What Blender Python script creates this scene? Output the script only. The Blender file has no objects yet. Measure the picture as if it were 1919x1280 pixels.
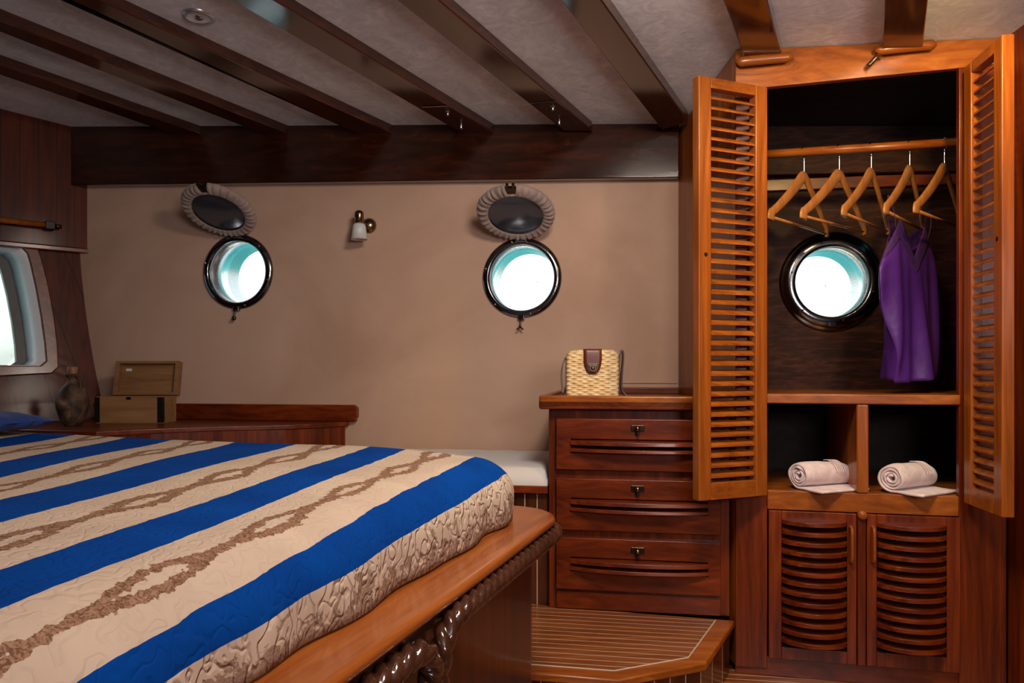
import bpy, bmesh, math, random
from mathutils import Vector, Matrix, noise
random.seed(7)
S = bpy.context.scene
COL = S.collection
# ------------------------------------------------------------------ camera
F = 1400.0; CX = 959.5; HY = 690.0; ZC = 0.845      # focal length and horizon in photo pixels, eye height
cd = bpy.data.cameras.new('camera'); cam = bpy.data.objects.new('camera', cd); COL.objects.link(cam)
cam.location = (0, 0, ZC); cam.rotation_euler = (math.pi/2, 0, 0)
cd.sensor_width = 36; cd.lens = 36*F/1919; cd.shift_y = (HY-639.5)/1919; cd.clip_start = 0.02
S.camera = cam
# ------------------------------------------------------------------ world, exposure
w = bpy.data.worlds.new('world'); S.world = w; w.use_nodes = True
nt = w.node_tree; nt.nodes.clear()
wo = nt.nodes.new('ShaderNodeOutputWorld'); bg = nt.nodes.new('ShaderNodeBackground')
tc = nt.nodes.new('ShaderNodeTexCoord'); sx = nt.nodes.new('ShaderNodeSeparateXYZ'); rp = nt.nodes.new('ShaderNodeValToRGB')
mr = nt.nodes.new('ShaderNodeMapRange'); mr.inputs[1].default_value = -0.6; mr.inputs[2].default_value = 0.6
nt.links.new(tc.outputs['Generated'], sx.inputs[0]); nt.links.new(sx.outputs[2], mr.inputs[0]); nt.links.new(mr.outputs[0], rp.inputs[0])
nz = nt.nodes.new('ShaderNodeTexNoise'); nz.inputs['Scale'].default_value = 9; nz.inputs['Detail'].default_value = 6
nt.links.new(tc.outputs['Generated'], nz.inputs['Vector'])
er = rp.color_ramp.elements
er[0].position = 0; er[0].color = (0.03, 0.22, 0.24, 1); er[1].position = 0.47; er[1].color = (0.10, 0.42, 0.42, 1)
for p, c in ((0.497, (0.42, 0.50, 0.45, 1)), (0.52, (0.62, 0.66, 0.60, 1)), (0.57, (0.80, 0.86, 0.86, 1)), (1.0, (0.85, 0.92, 1.0, 1))):
    e = er.new(p); e.color = c
mm = nt.nodes.new('ShaderNodeMixRGB'); mm.blend_type = 'MULTIPLY'; mm.inputs[0].default_value = 0.18
nr = nt.nodes.new('ShaderNodeValToRGB'); nr.color_ramp.elements[0].position = .35; nr.color_ramp.elements[1].position = .6
nt.links.new(nz.outputs[0], nr.inputs[0]); nt.links.new(rp.outputs[0], mm.inputs[1]); nt.links.new(nr.outputs[0], mm.inputs[2])
nt.links.new(mm.outputs[0], bg.inputs[0]); bg.inputs[1].default_value = 2.0
nt.links.new(bg.outputs[0], wo.inputs[0])
vs = S.view_settings; vs.view_transform = 'Standard'; vs.look = 'None'; vs.gamma = 1; vs.use_curve_mapping = False
vs.exposure = 0.0
# ------------------------------------------------------------------ lights: hatch, upward ceiling fill, ceiling spot
def area(name, loc, aim, sx_, sy_, power, col):
    d = bpy.data.lights.new(name, 'AREA'); d.shape = 'RECTANGLE'; d.size = sx_; d.size_y = sy_; d.energy = power; d.color = col
    o = bpy.data.objects.new(name, d); COL.objects.link(o); o.location = loc
    o.rotation_euler = (Vector(aim)-Vector(loc)).to_track_quat('-Z', 'Y').to_euler(); return o
area('hatch_daylight', (0.27, 1.10, 1.735), (0.22, 1.8, 0.5), 0.28, 0.32, 20, (1.0, 0.86, 0.72))
area('doorway_ceiling_fill', (0.70, -0.8, 1.25), (0.35, 0.6, 2.6), 0.7, 0.6, 30, (1.0, 0.92, 0.92))  # unseen doorway light, turned upward as an added fill for the ceiling
def spot(name, loc, aim, power, col, ang, blend=0.6, r=0.03):
    d = bpy.data.lights.new(name, 'SPOT'); d.energy = power; d.color = col; d.spot_size = math.radians(ang); d.spot_blend = blend; d.shadow_soft_size = r
    o = bpy.data.objects.new(name, d); COL.objects.link(o); o.location = loc
    o.rotation_euler = (Vector(aim)-Vector(loc)).to_track_quat('-Z', 'Y').to_euler(); return o
spot('ceiling_spot', (0.93, 1.38, 1.66), (1.0, 1.95, 1.15), 22, (1.0, 0.68, 0.22), 115)

# ================================================================== helpers
def V(*a): return Vector(a)
class Frame:                                    # vertical plane: origin o, e along it, n away from the room
    def __init__(s, o, slope):
        s.o = V(o[0], o[1], 0); s.e = V(1, -slope, 0).normalized(); s.n = V(slope, 1, 0).normalized()
    def hit(s, px, py, d=0.0):                  # photo pixel -> (s, z) on the plane pushed by d along n
        r = V((px-CX)/F, 1, -(py-HY)/F); o = s.o+s.n*d
        t = o.dot(s.n)/r.dot(s.n); p = r*t
        return ((p-s.o).dot(s.e), p.z+ZC)
    def P(s, a, d, z): return s.o+s.e*a+s.n*d+V(0, 0, z)
    def M(s, a=0, d=0, z=0):
        m = Matrix.Identity(4)
        m.col[0][:3] = s.e; m.col[1][:3] = s.n; m.col[3][:3] = s.P(a, d, z); return m
def onz(px, py, z):                             # photo pixel -> point at height z (absolute)
    t = (z-ZC)*F/(HY-py); return V((px-CX)/F*t, t, z)
def at(px, py, Y): return V((px-CX)/F*Y, Y, ZC-(py-HY)/F*Y)
HULL = Frame((0, 2.78), 0.168)
WARD = Frame((0, 2.2066), 0.2244)
DRES = Frame((0, 2.2055), 0.168)
def ceil_z(X, Y): return ZC+0.885-0.05*X+0.05*(2.78-0.168*X-Y)
def ceil_hit(px, py, off=0.0):
    r = V((px-CX)/F, 1, -(py-HY)/F)
    t = (0.885+0.05*2.78-off)/(r.z+0.0584*r.x+0.05); p = r*t; p.z += ZC; return p

def tag(o, label=None, cat=None, group=None, kind=None):
    if label: o['label'] = label
    if cat: o['category'] = cat
    if group: o['group'] = group
    if kind: o['kind'] = kind
    return o
def thing(name, label=None, cat=None, loc=(0, 0, 0), group=None, kind=None):
    o = bpy.data.objects.new(name, None); COL.objects.link(o); o.location = loc; o.empty_display_size = 0.05
    return tag(o, label, cat, group, kind)
def wloc(o):
    v = V(*o.location)
    while o.parent: o = o.parent; v = v+V(*o.location)
    return v
def obj(name, bm, mat, parent=None, bevel=0, smooth=False, solid=0, seg=2, sub=0):
    """links the bmesh (built in room coordinates) as ONE object with its origin at its base centre"""
    bmesh.ops.recalc_face_normals(bm, faces=bm.faces) if not getattr(bm, 'keep', False) else None
    me = bpy.data.meshes.new(name)
    xs = [v.co for v in bm.verts]
    mn = V(*(min(c[i] for c in xs) for i in range(3))); mx = V(*(max(c[i] for c in xs) for i in range(3)))
    c = (mn+mx)/2; c.z = mn.z
    for v in bm.verts: v.co -= c
    bm.to_mesh(me); bm.free()
    o = bpy.data.objects.new(name, me); COL.objects.link(o); me.materials.append(mat)
    o.location = c - (wloc(parent) if parent else V(0, 0, 0)); o.parent = parent
    if smooth:
        for p in me.polygons: p.use_smooth = True
    if solid: m = o.modifiers.new('solid', 'SOLIDIFY'); m.thickness = solid; m.offset = 0
    if bevel:
        m = o.modifiers.new('bevel', 'BEVEL'); m.width = bevel; m.segments = seg; m.limit_method = 'ANGLE'; m.angle_limit = math.radians(40)
        for p in me.polygons: p.use_smooth = True
        m.harden_normals = True
    if sub: m = o.modifiers.new('sub', 'SUBSURF'); m.levels = sub; m.render_levels = sub
    return o
BOXF = ((0, 1, 3, 2), (4, 6, 7, 5), (0, 4, 5, 1), (2, 3, 7, 6), (0, 2, 6, 4), (1, 5, 7, 3))
def hexa(bm, pts):
    v = [bm.verts.new(p) for p in pts]
    for f in BOXF: bm.faces.new([v[i] for i in f])
def box(bm, fr, a0, a1, d0, d1, z0, z1):
    hexa(bm, [fr.P(a, d, z) for a in (a0, a1) for d in (d0, d1) for z in (z0, z1)])
def new(): return bmesh.new()
def bx(fr, *a):
    bm = new(); box(bm, fr, *a); return bm
def prism(bm, pts, z0, z1):                     # polygon (x,y) list extruded
    b = [bm.verts.new((p[0], p[1], z0)) for p in pts]; t = [bm.verts.new((p[0], p[1], z1)) for p in pts]
    n = len(pts); bm.faces.new(b[::-1]); bm.faces.new(t)
    for i in range(n): bm.faces.new((b[i], b[(i+1) % n], t[(i+1) % n], t[i]))
def poly_extrude(bm, pts, vec):
    b = [bm.verts.new(p) for p in pts]; t = [bm.verts.new(p+vec) for p in pts]; n = len(pts)
    bm.faces.new(b[::-1]); bm.faces.new(t)
    for i in range(n): bm.faces.new((b[i], b[(i+1) % n], t[(i+1) % n], t[i]))
def lathe(bm, prof, M=Matrix.Identity(4), n=40, a0=0, rfun=None):   # prof: (r, h) about local z
    rings = []
    for r, h in prof:
        rings.append([bm.verts.new(M @ V(*( (r if not rfun else rfun(r, h, 2*math.pi*i/n))*math.cos(a0+2*math.pi*i/n), (r if not rfun else rfun(r, h, 2*math.pi*i/n))*math.sin(a0+2*math.pi*i/n), h))) for i in range(n)])
    for a, b in zip(rings, rings[1:]):
        for i in range(n): bm.faces.new((a[i], a[(i+1) % n], b[(i+1) % n], b[i]))
    return rings
def cap(bm, ring): bm.faces.new(ring)
def spline(pts, n=8):                           # Catmull-Rom through pts
    out = []; P = [pts[0]*2-pts[1]]+list(pts)+[pts[-1]*2-pts[-2]]
    for i in range(1, len(P)-2):
        for k in range(n):
            t = k/n; a, b, c, d = P[i-1], P[i], P[i+1], P[i+2]
            out.append(0.5*((2*b)+(c-a)*t+(2*a-5*b+4*c-d)*t*t+(3*b-a-3*c+d)*t**3))
    out.append(pts[-1]); return out
def sweep(bm, path, sec, up=None):              # sec(k, t, s) -> list of (u, v) offsets; k index, s arc length
    s = 0; prev = None; T0 = None; rings = []; L = sum((path[i+1]-path[i]).length for i in range(len(path)-1))
    for k, p in enumerate(path):
        T = (path[min(k+1, len(path)-1)]-path[max(k-1, 0)]).normalized()
        if prev is None:
            u0 = up if up else (V(0, 0, 1) if abs(T.z) < .9 else V(1, 0, 0)); U = (u0-T*u0.dot(T)).normalized()
        else:
            s += (p-path[k-1]).length; U = (prev-T*prev.dot(T)).normalized()
        prev = U; W = T.cross(U)
        rings.append([bm.verts.new(p+U*a+W*b) for a, b in sec(k, s/L, s)])
    for a, b in zip(rings, rings[1:]):
        n = len(a)
        for i in range(n): bm.faces.new((a[i], a[(i+1) % n], b[(i+1) % n], b[i]))
    bm.faces.new(rings[0][::-1]); bm.faces.new(rings[-1])
def circ(r, n=12, r2=None):
    return [(r*math.cos(2*math.pi*i/n), (r2 or r)*math.sin(2*math.pi*i/n)) for i in range(n)]
def tube(bm, path, r, n=12, r2=None, up=None): sweep(bm, path, lambda k, t, s: circ(r, n, r2), up)
def copy_tree(o, parent=None):
    c = o.copy(); COL.objects.link(c); c.parent = parent
    for ch in o.children: copy_tree(ch, c)
    return c

# ================================================================== materials
def mat(name):
    m = bpy.data.materials.new(name); m.use_nodes = True; nt = m.node_tree
    return m, nt, nt.nodes['Principled BSDF']
def N(nt, t, **k):
    n = nt.nodes.new('ShaderNode'+t)
    for a, b in k.items(): setattr(n, a, b)
    return n
def L(nt, a, b): nt.links.new(a, b)
def ramp(nt, fac, stops, interp='LINEAR'):
    r = N(nt, 'ValToRGB'); r.color_ramp.interpolation = interp; e = r.color_ramp.elements
    e[0].position, e[0].color = stops[0][0], (*stops[0][1], 1); e[1].position, e[1].color = stops[-1][0], (*stops[-1][1], 1)
    for p, c in stops[1:-1]: x = e.new(p); x.color = (*c, 1)
    L(nt, fac, r.inputs[0]); return r
def g(v): return (v, v, v)
def math_(nt, op, a, b=None, c=None):
    n = N(nt, 'Math', operation=op)
    for i, x in enumerate((a, b, c)):
        if x is None: continue
        if isinstance(x, (int, float)): n.inputs[i].default_value = x
        else: L(nt, x, n.inputs[i])
    return n.outputs[0]
def noisetex(nt, scale, detail=5, vec=None, dist=0.0, rough=.55):
    n = N(nt, 'TexNoise'); n.inputs['Scale'].default_value = scale; n.inputs['Detail'].default_value = detail
    n.inputs['Distortion'].default_value = dist; n.inputs['Roughness'].default_value = rough
    if vec: L(nt, vec, n.inputs['Vector'])
    return n.outputs[0]
def bump(nt, bs, h, strength, dist=0.01):
    b = N(nt, 'Bump'); b.inputs['Strength'].default_value = strength; b.inputs['Distance'].default_value = dist
    L(nt, h, b.inputs['Height']); L(nt, b.outputs[0], bs.inputs['Normal']); return b
def lines(nt, dirv, spacing, width, off=0.0):   # 1 on thin lines across dirv
    ge = N(nt, 'NewGeometry'); d = N(nt, 'VectorMath', operation='DOT_PRODUCT'); L(nt, ge.outputs['Position'], d.inputs[0]); d.inputs[1].default_value = dirv
    f = math_(nt, 'FRACT', math_(nt, 'ADD', math_(nt, 'DIVIDE', d.outputs['Value'], spacing), off))
    return math_(nt, 'LESS_THAN', f, width/spacing)
def wood(name, dark, mid, light, grain='z', rough=.32, coat=.12, scale=1.0, line=None, linecol=(0.01, .004, .002), turn=0.0):
    m, nt, bs = mat(name)
    tc = N(nt, 'TexCoord'); mp = N(nt, 'Mapping'); mr_ = N(nt, 'Mapping'); mr_.inputs['Rotation'].default_value = (0, 0, turn); L(nt, tc.outputs['Object'], mr_.inputs[0]); L(nt, mr_.outputs[0], mp.inputs[0])
    s = {'x': (.9, 14, 14), 'y': (14, .9, 14), 'z': (14, 14, .9)}[grain]; mp.inputs['Scale'].default_value = [v*scale for v in s]
    n1 = noisetex(nt, 1.6, 7, mp.outputs[0], 1.2, .62); n2 = noisetex(nt, 7, 4, mp.outputs[0], .3)
    n3 = noisetex(nt, 2.0, 2, tc.outputs['Object'])
    f = math_(nt, 'ADD', math_(nt, 'MULTIPLY', n1, .62), math_(nt, 'ADD', math_(nt, 'MULTIPLY', n2, .18), math_(nt, 'MULTIPLY', n3, .2)))
    r = ramp(nt, f, ((.36, dark), (.5, mid), (.64, light)))
    out = r.outputs[0]
    if line:
        lf = lines(nt, *line); mx = N(nt, 'MixRGB'); L(nt, lf, mx.inputs[0]); L(nt, out, mx.inputs[1]); mx.inputs[2].default_value = (*linecol, 1); out = mx.outputs[0]
    L(nt, out, bs.inputs['Base Color'])
    bs.inputs['Roughness'].default_value = rough; bs.inputs['Specular IOR Level'].default_value = .35; bs.inputs['Coat Weight'].default_value = coat; bs.inputs['Coat Roughness'].default_value = .12
    if name in ('raked_mahogany_planks', 'upright_mahogany_planks', 'dark_striped_veneer'): bs.inputs['Specular IOR Level'].default_value = .15
    bump(nt, bs, n1, .06, .004)
    return m
def plain(name, col, rough=.5, metal=0.0, **k):
    m, nt, bs = mat(name); bs.inputs['Base Color'].default_value = (*col, 1); bs.inputs['Roughness'].default_value = rough; bs.inputs['Metallic'].default_value = metal
    nn = noisetex(nt, 30, 3); rr = N(nt, 'MapRange'); rr.inputs[3].default_value = rough*.85; rr.inputs[4].default_value = min(1, rough*1.15); L(nt, nn, rr.inputs[0]); L(nt, rr.outputs[0], bs.inputs['Roughness'])
    for a, b in k.items(): bs.inputs[a].default_value = b
    return m
RED = ((.050, .006, .001), (.135, .020, .003), (.25, .045, .007))
ORG = ((.15, .034, .004), (.29, .074, .009), (.43, .135, .018))  # orange copy of the mahogany, warm lamplight put into its colour
DRK = ((.012, .003, .0015), (.030, .007, .003), (.060, .014, .006))
M_red_z = wood('mahogany_upright_grain', *RED, 'z'); M_red_x = wood('mahogany_level_grain', *RED, 'x')
M_org_z = wood('lamplit_mahogany_upright_grain', *ORG, 'z', .3); M_org_x = wood('lamplit_mahogany_level_grain', *ORG, 'x', .3)
M_drk_x = wood('dark_mahogany_level_grain', *DRK, 'x', .16, .7)
M_drk_z = wood('dark_mahogany_upright_grain', *DRK, 'z', .3)
M_beam = wood('varnished_beam_wood', (.030, .008, .004), (.058, .017, .009), (.095, .030, .016), 'y', .13, 1.0, turn=.43)
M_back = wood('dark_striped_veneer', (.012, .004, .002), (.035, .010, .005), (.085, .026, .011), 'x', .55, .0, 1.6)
M_left = wood('raked_mahogany_planks', (.040, .006, .002), (.090, .014, .004), (.14, .024, .007), 'z', .45, .05, 1, ((.92, .0, .30), .085, .0025), (.006, .002, .001))
M_leftv = wood('upright_mahogany_planks', (.040, .006, .002), (.090, .014, .004), (.14, .024, .007), 'z', .45, .05, 1, ((.9, .8, 0), .075, .0025), (.006, .002, .001))
M_bedpan = wood('bed_side_planks', (.030, .006, .002), (.07, .013, .004), (.11, .022, .007), 'z', .28, .4, 1, ((.3151, .9491, 0), .062, .0022), (.004, .001, .001))
M_step = wood('caulked_teak_strips', (.11, .028, .010), (.22, .065, .020), (.36, .13, .045), 'x', .25, .5, 1, ((.1657, .9862, 0), .0305, .0024), (.72, .52, .33))
M_stepf = wood('caulked_teak_riser', (.03, .007, .003), (.07, .018, .007), (.12, .034, .014), 'z', .28, .5, 1, ((.9862, -.1657, 0), .037, .0028), (.55, .40, .26))
M_rail = wood('bed_rail_teak', (.17, .036, .006), (.30, .075, .012), (.44, .13, .024), 'y', .25, .4, turn=.3205)
M_rope = wood('dark_carved_wood', (.020, .007, .004), (.045, .016, .008), (.08, .028, .014), 'y', .12, 1.0)
M_pine = wood('pale_box_wood', (.19, .085, .030), (.29, .145, .058), (.38, .21, .095), 'x', .55, .05)
M_hang = wood('hanger_beech', (.26, .090, .022), (.38, .145, .038), (.48, .21, .06), 'z', .3, .3)
M_chrome = plain('polished_steel', (.50, .50, .50), .10, 1.0)
M_dchrome = plain('dull_steel_rim', (.20, .20, .21), .17, 1.0)
M_tube = plain('steel_sleeve', (.86, .90, .90), .28, 1.0)
M_black = plain('black_rubber', (.012, .013, .014), .4)
M_iron = plain('black_iron', (.02, .018, .017), .45, .6)
M_brass = plain('aged_brass', (.28, .20, .11), .25, 1.0)
M_bronze = plain('dark_bronze', (.10, .075, .05), .28, 1.0)
M_shade = plain('frosted_shade_glass', (.78, .74, .72), .4, 0, **{'Subsurface Weight': .2})
M_leather = plain('brown_leather', (.105, .022, .011), .38)
M_dleather = plain('dark_leather_strap', (.05, .014, .009), .4)
M_putty = plain('pale_sealant', (.55, .48, .40), .6)
M_white = plain('white_plastic', (.75, .75, .75), .5)
M_void = plain('dark_cabinet_shade', (.010, .004, .002), .8)  # near-black, puts the shade of gaps and recesses into the colour

def cloth(name, col, col2, nscale=4, bscale=220, bstr=.15, rough=.9, sheen=.2, big=0, bigs=.3):
    m, nt, bs = mat(name); tc = N(nt, 'TexCoord'); f = noisetex(nt, nscale, 6, tc.outputs['Object'], .6)
    r = ramp(nt, f, ((.35, col), (.65, col2))); L(nt, r.outputs[0], bs.inputs['Base Color']); bs.inputs['Roughness'].default_value = rough
    bs.inputs['Sheen Weight'].default_value = sheen; n2 = noisetex(nt, bscale, 2, tc.outputs['Object'])
    b = bump(nt, bs, n2, bstr, .001)
    if big:
        b2 = N(nt, 'Bump'); b2.inputs['Strength'].default_value = bigs; b2.inputs['Distance'].default_value = .02
        L(nt, noisetex(nt, big, 3, tc.outputs['Object'], .5), b2.inputs['Height']); L(nt, b2.outputs[0], b.inputs['Normal'])
    return m
M_wall = cloth('taupe_wall_fabric', (.49, .305, .215), (.62, .41, .30), 1.6, 260, .12, .95, .1, 2.2, .55)
def suede():
    m, nt, bs = mat('grey_suede_lining'); tc = N(nt, 'TexCoord')
    a = noisetex(nt, 3.2, 6, tc.outputs['Object'], 1.8, .6); b = noisetex(nt, 14, 5, tc.outputs['Object'], 2.6, .6)
    f = math_(nt, 'ADD', math_(nt, 'MULTIPLY', a, .55), math_(nt, 'MULTIPLY', b, .45))
    r = ramp(nt, f, ((.36, (.56, .54, .56)), (.5, (.71, .69, .71)), (.62, (.87, .86, .88)))); L(nt, r.outputs[0], bs.inputs['Base Color'])
    bs.inputs['Roughness'].default_value = .95; bs.inputs['Sheen Weight'].default_value = .4; bump(nt, bs, b, .25, .004); return m
M_suede = suede()
M_sheet = cloth('white_sheet_cotton', (.62, .58, .56), (.70, .66, .64), 2, 300, .1, .9, .2, 3, .25)
M_towel = cloth('pink_white_terry', (.66, .52, .53), (.86, .72, .73), 30, 500, .5, .95, .5)
M_purple = cloth('purple_satin', (.060, .012, .17), (.085, .020, .23), 5, 400, .05, .45, .0, 9, .3)
M_lace = cloth('purple_lace', (.030, .005, .08), (.060, .010, .12), 90, 300, .5, .7, .0)
M_ruffle = cloth('taupe_elastic_cover', (.28, .20, .17), (.38, .28, .24), 8, 200, .2, .8, .3)
M_bluec = cloth('royal_blue_cotton', (.003, .030, .17), (.004, .040, .21), 20, 200, .2, .9, .1, 12, .4)
def glass():
    m, nt, bs = mat('clear_glass'); nt.nodes.remove(bs); out = nt.nodes['Material Output']
    t = N(nt, 'BsdfTransparent'); t.inputs[0].default_value = (.95, .98, .98, 1); gl = N(nt, 'BsdfGlossy'); gl.inputs['Roughness'].default_value = .02
    mx = N(nt, 'MixShader'); mx.inputs[0].default_value = .06
    # salt and scratches on the pane
    tc = N(nt, 'TexCoord'); n1 = noisetex(nt, 60, 4, tc.outputs['Object'], 3); n2 = noisetex(nt, 9, 2, tc.outputs['Object'])
    k = math_(nt, 'MULTIPLY', math_(nt, 'GREATER_THAN', n1, .69), math_(nt, 'GREATER_THAN', n2, .52))
    df = N(nt, 'BsdfDiffuse'); df.inputs[0].default_value = (.35, .33, .3, 1); m2 = N(nt, 'MixShader')
    L(nt, t.outputs[0], mx.inputs[1]); L(nt, gl.outputs[0], mx.inputs[2]); L(nt, k, m2.inputs[0]); L(nt, mx.outputs[0], m2.inputs[1]); L(nt, df.outputs[0], m2.inputs[2])
    L(nt, m2.outputs[0], out.inputs[0]); return m
M_glass = glass()
def mirror_():
    m, nt, bs = mat('blue_tinted_lid_glass'); bs.inputs['Base Color'].default_value = (.10, .11, .14, 1); bs.inputs['Roughness'].default_value = .12; bs.inputs['Metallic'].default_value = .6
    L(nt, math_(nt, 'MULTIPLY', noisetex(nt, 6, 2), .25), bs.inputs['Roughness']); return m
M_lid = mirror_()
def pottery():
    m, nt, bs = mat('mottled_brown_pottery'); tc = N(nt, 'TexCoord'); f = noisetex(nt, 22, 6, tc.outputs['Object'], .8)
    r = ramp(nt, f, ((.35, (.020, .012, .009)), (.5, (.075, .042, .028)), (.62, (.15, .085, .055)), (.72, (.28, .20, .15)))); L(nt, r.outputs[0], bs.inputs['Base Color'])
    bs.inputs['Roughness'].default_value = .6; bs.inputs['Specular IOR Level'].default_value = .3; bump(nt, bs, f, .4, .004); return m
M_pot = pottery()
def wicker():
    m, nt, bs = mat('straw_wicker'); tc = N(nt, 'TexCoord'); f = noisetex(nt, 60, 4, tc.outputs['Object'])
    r = ramp(nt, f, ((.3, (.52, .33, .14)), (.65, (.78, .58, .31)))); L(nt, r.outputs[0], bs.inputs['Base Color']); bs.inputs['Roughness'].default_value = .5; return m
M_wick = wicker()
def spread():
    """striped quilted bedspread: UV x = stripe number, UV y = length along the stripe in metres"""
    m, nt, bs = mat('striped_quilted_cotton'); uv = N(nt, 'UVMap'); uv.uv_map = 'stripes'; tc = N(nt, 'TexCoord')
    sp = N(nt, 'SeparateXYZ'); L(nt, uv.outputs[0], sp.inputs[0]); s = sp.outputs[0]; v = sp.outputs[1]
    wob = math_(nt, 'MULTIPLY', math_(nt, 'SUBTRACT', noisetex(nt, 30, 2, tc.outputs['Object']), .5), .05)
    ss = math_(nt, 'ADD', s, wob)
    isblue = math_(nt, 'MULTIPLY', math_(nt, 'LESS_THAN', math_(nt, 'MODULO', ss, 2.0), 1.0), math_(nt, 'GREATER_THAN', ss, 0.0))
    # creased ground
    n1 = noisetex(nt, 7, 5, tc.outputs['Object'], .5)
    cream = ramp(nt, n1, ((.3, (.52, .39, .29)), (.7, (.63, .49, .37))))
    # twisted rope print in the middle of every cream stripe: two strands crossing, fuzzy edge
    q = math_(nt, 'SUBTRACT', math_(nt, 'MODULO', s, 2.0), 1.5)
    nn = math_(nt, 'MULTIPLY', math_(nt, 'SUBTRACT', noisetex(nt, 55, 4, tc.outputs['Object'], 1), .5), .13)
    q = math_(nt, 'ADD', q, nn)
    env = math_(nt, 'ABSOLUTE', math_(nt, 'SINE', math_(nt, 'MULTIPLY', v, 14.0)))
    env = math_(nt, 'MULTIPLY', math_(nt, 'POWER', env, 2.2), .13)
    d1 = math_(nt, 'ABSOLUTE', math_(nt, 'SUBTRACT', math_(nt, 'ABSOLUTE', q), env))
    strand = math_(nt, 'LESS_THAN', d1, math_(nt, 'MULTIPLY', noisetex(nt, 90, 2, tc.outputs['Object']), .125))
    fine = noisetex(nt, 130, 3, tc.outputs['Object'], 2.5)
    ropec = ramp(nt, fine, ((.4, (.13, .055, .028)), (.6, (.36, .20, .12))))
    mk = math_(nt, 'MULTIPLY', strand, math_(nt, 'GREATER_THAN', s, 1.0))
    mx = N(nt, 'MixRGB'); L(nt, math_(nt, 'MULTIPLY', mk, .95), mx.inputs[0]); L(nt, cream.outputs[0], mx.inputs[1]); L(nt, ropec.outputs[0], mx.inputs[2])
    # side drape print (s<0): brown brocade that thickens towards the hem
    side = noisetex(nt, 16, 6, tc.outputs['Object'], 2.2, .65)
    hem = N(nt, 'MapRange'); hem.inputs[1].default_value = -.15; hem.inputs[2].default_value = -1.0; hem.inputs[3].default_value = .38; hem.inputs[4].default_value = .62; L(nt, s, hem.inputs[0])
    sm = math_(nt, 'LESS_THAN', side, hem.outputs[0]); sm = math_(nt, 'MULTIPLY', sm, math_(nt, 'LESS_THAN', s, -.08))
    sidec = ramp(nt, fine, ((.4, (.12, .055, .03)), (.62, (.34, .20, .13))))
    sidebase = N(nt, 'MixRGB'); L(nt, math_(nt, 'MULTIPLY', sm, .75), sidebase.inputs[0]); L(nt, mx.outputs[0], sidebase.inputs[1]); L(nt, sidec.outputs[0], sidebase.inputs[2])
    fin = N(nt, 'MixRGB'); L(nt, isblue, fin.inputs[0]); L(nt, sidebase.outputs[0], fin.inputs[1])
    blue = ramp(nt, n1, ((.3, (.0, .038, .22)), (.7, (.0, .058, .31)))); L(nt, blue.outputs[0], fin.inputs[2])
    L(nt, fin.outputs[0], bs.inputs['Base Color']); bs.inputs['Roughness'].default_value = .9; bs.inputs['Sheen Weight'].default_value = 0; bs.inputs['Specular IOR Level'].default_value = .08
    # meandering quilting stitches
    mpq = N(nt, 'Mapping'); mpq.inputs['Rotation'].default_value = (0, 0, .32); mpq.inputs['Scale'].default_value = (1, .75, .6); L(nt, tc.outputs['Object'], mpq.inputs[0])
    qn = noisetex(nt, 62, 0.0, mpq.outputs[0], .6); ridge = math_(nt, 'ABSOLUTE', math_(nt, 'SUBTRACT', math_(nt, 'FRACT', math_(nt, 'MULTIPLY', qn, 3)), .5))
    rr = math_(nt, 'MINIMUM', math_(nt, 'MULTIPLY', ridge, 4), 1)
    hh = math_(nt, 'ADD', rr, math_(nt, 'MULTIPLY', noisetex(nt, 14, 2, tc.outputs['Object']), .5))
    bs2 = math_(nt, 'ADD', math_(nt, 'MULTIPLY', math_(nt, 'LESS_THAN', s, 0.0), .42), .30)
    L(nt, bs2, bump(nt, bs, hh, .55, .005).inputs['Strength']); return m
M_spread = spread()

# ================================================================== the room
NF = 48
def holed_wall(fr, a0, a1, z0, z1, holes, q=0.2, d=0.0):
    """sheet with round holes (a, z, r)"""
    bm = new()
    def quad(A0, A1, Z0, Z1):
        if A1-A0 < 1e-5 or Z1-Z0 < 1e-5: return
        bm.faces.new([bm.verts.new(fr.P(a, d, z)) for a, z in ((A0, Z0), (A1, Z0), (A1, Z1), (A0, Z1))])
    x = a0
    for a, z, r in sorted(holes):
        quad(x, a-q, z0, z1); quad(a-q, a+q, z0, z-q); quad(a-q, a+q, z+q, z1); x = a+q
        inner = []; outer = []
        for i in range(NF):
            t = 2*math.pi*(i+.5)/NF; c, s = math.cos(t), math.sin(t); k = q/max(abs(c), abs(s))
            inner.append(bm.verts.new(fr.P(a+r*c, d, z+r*s))); outer.append(bm.verts.new(fr.P(a+k*c, d, z+k*s)))
        for i in range(NF):
            j = (i+1) % NF; bm.faces.new((inner[i], outer[i], outer[j], inner[j]))
            ci, cj = outer[i].co, outer[j].co
            # corner triangle
            ti, tj = 2*math.pi*(i+.5)/NF, 2*math.pi*(i+1.5)/NF
            for kk in range(4):
                tcn = math.pi/4+kk*math.pi/2
                if ti < tcn < tj:
                    bm.faces.new((outer[i], bm.verts.new(fr.P(a+q*math.copysign(1, math.cos(tcn)), d, z+q*math.copysign(1, math.sin(tcn)))), outer[j]))
    quad(x, a1, z0, z1)
    return bm
ports = [HULL.hit(450, 510), HULL.hit(979, 521.5), HULL.hit(1556, 529)]
PR = 0.122
sideX = 0.60; a_side = HULL.hit(1271, 400)[0]
fw = obj('wall_hull', holed_wall(HULL, -1.86, a_side, -.02, 2.0, [(p[0], p[1], PR) for p in ports[:2]]), M_wall); tag(fw, kind='structure')
m = fw.modifiers.new('t', 'SOLIDIFY'); m.thickness = .03; m.offset = 0
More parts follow.
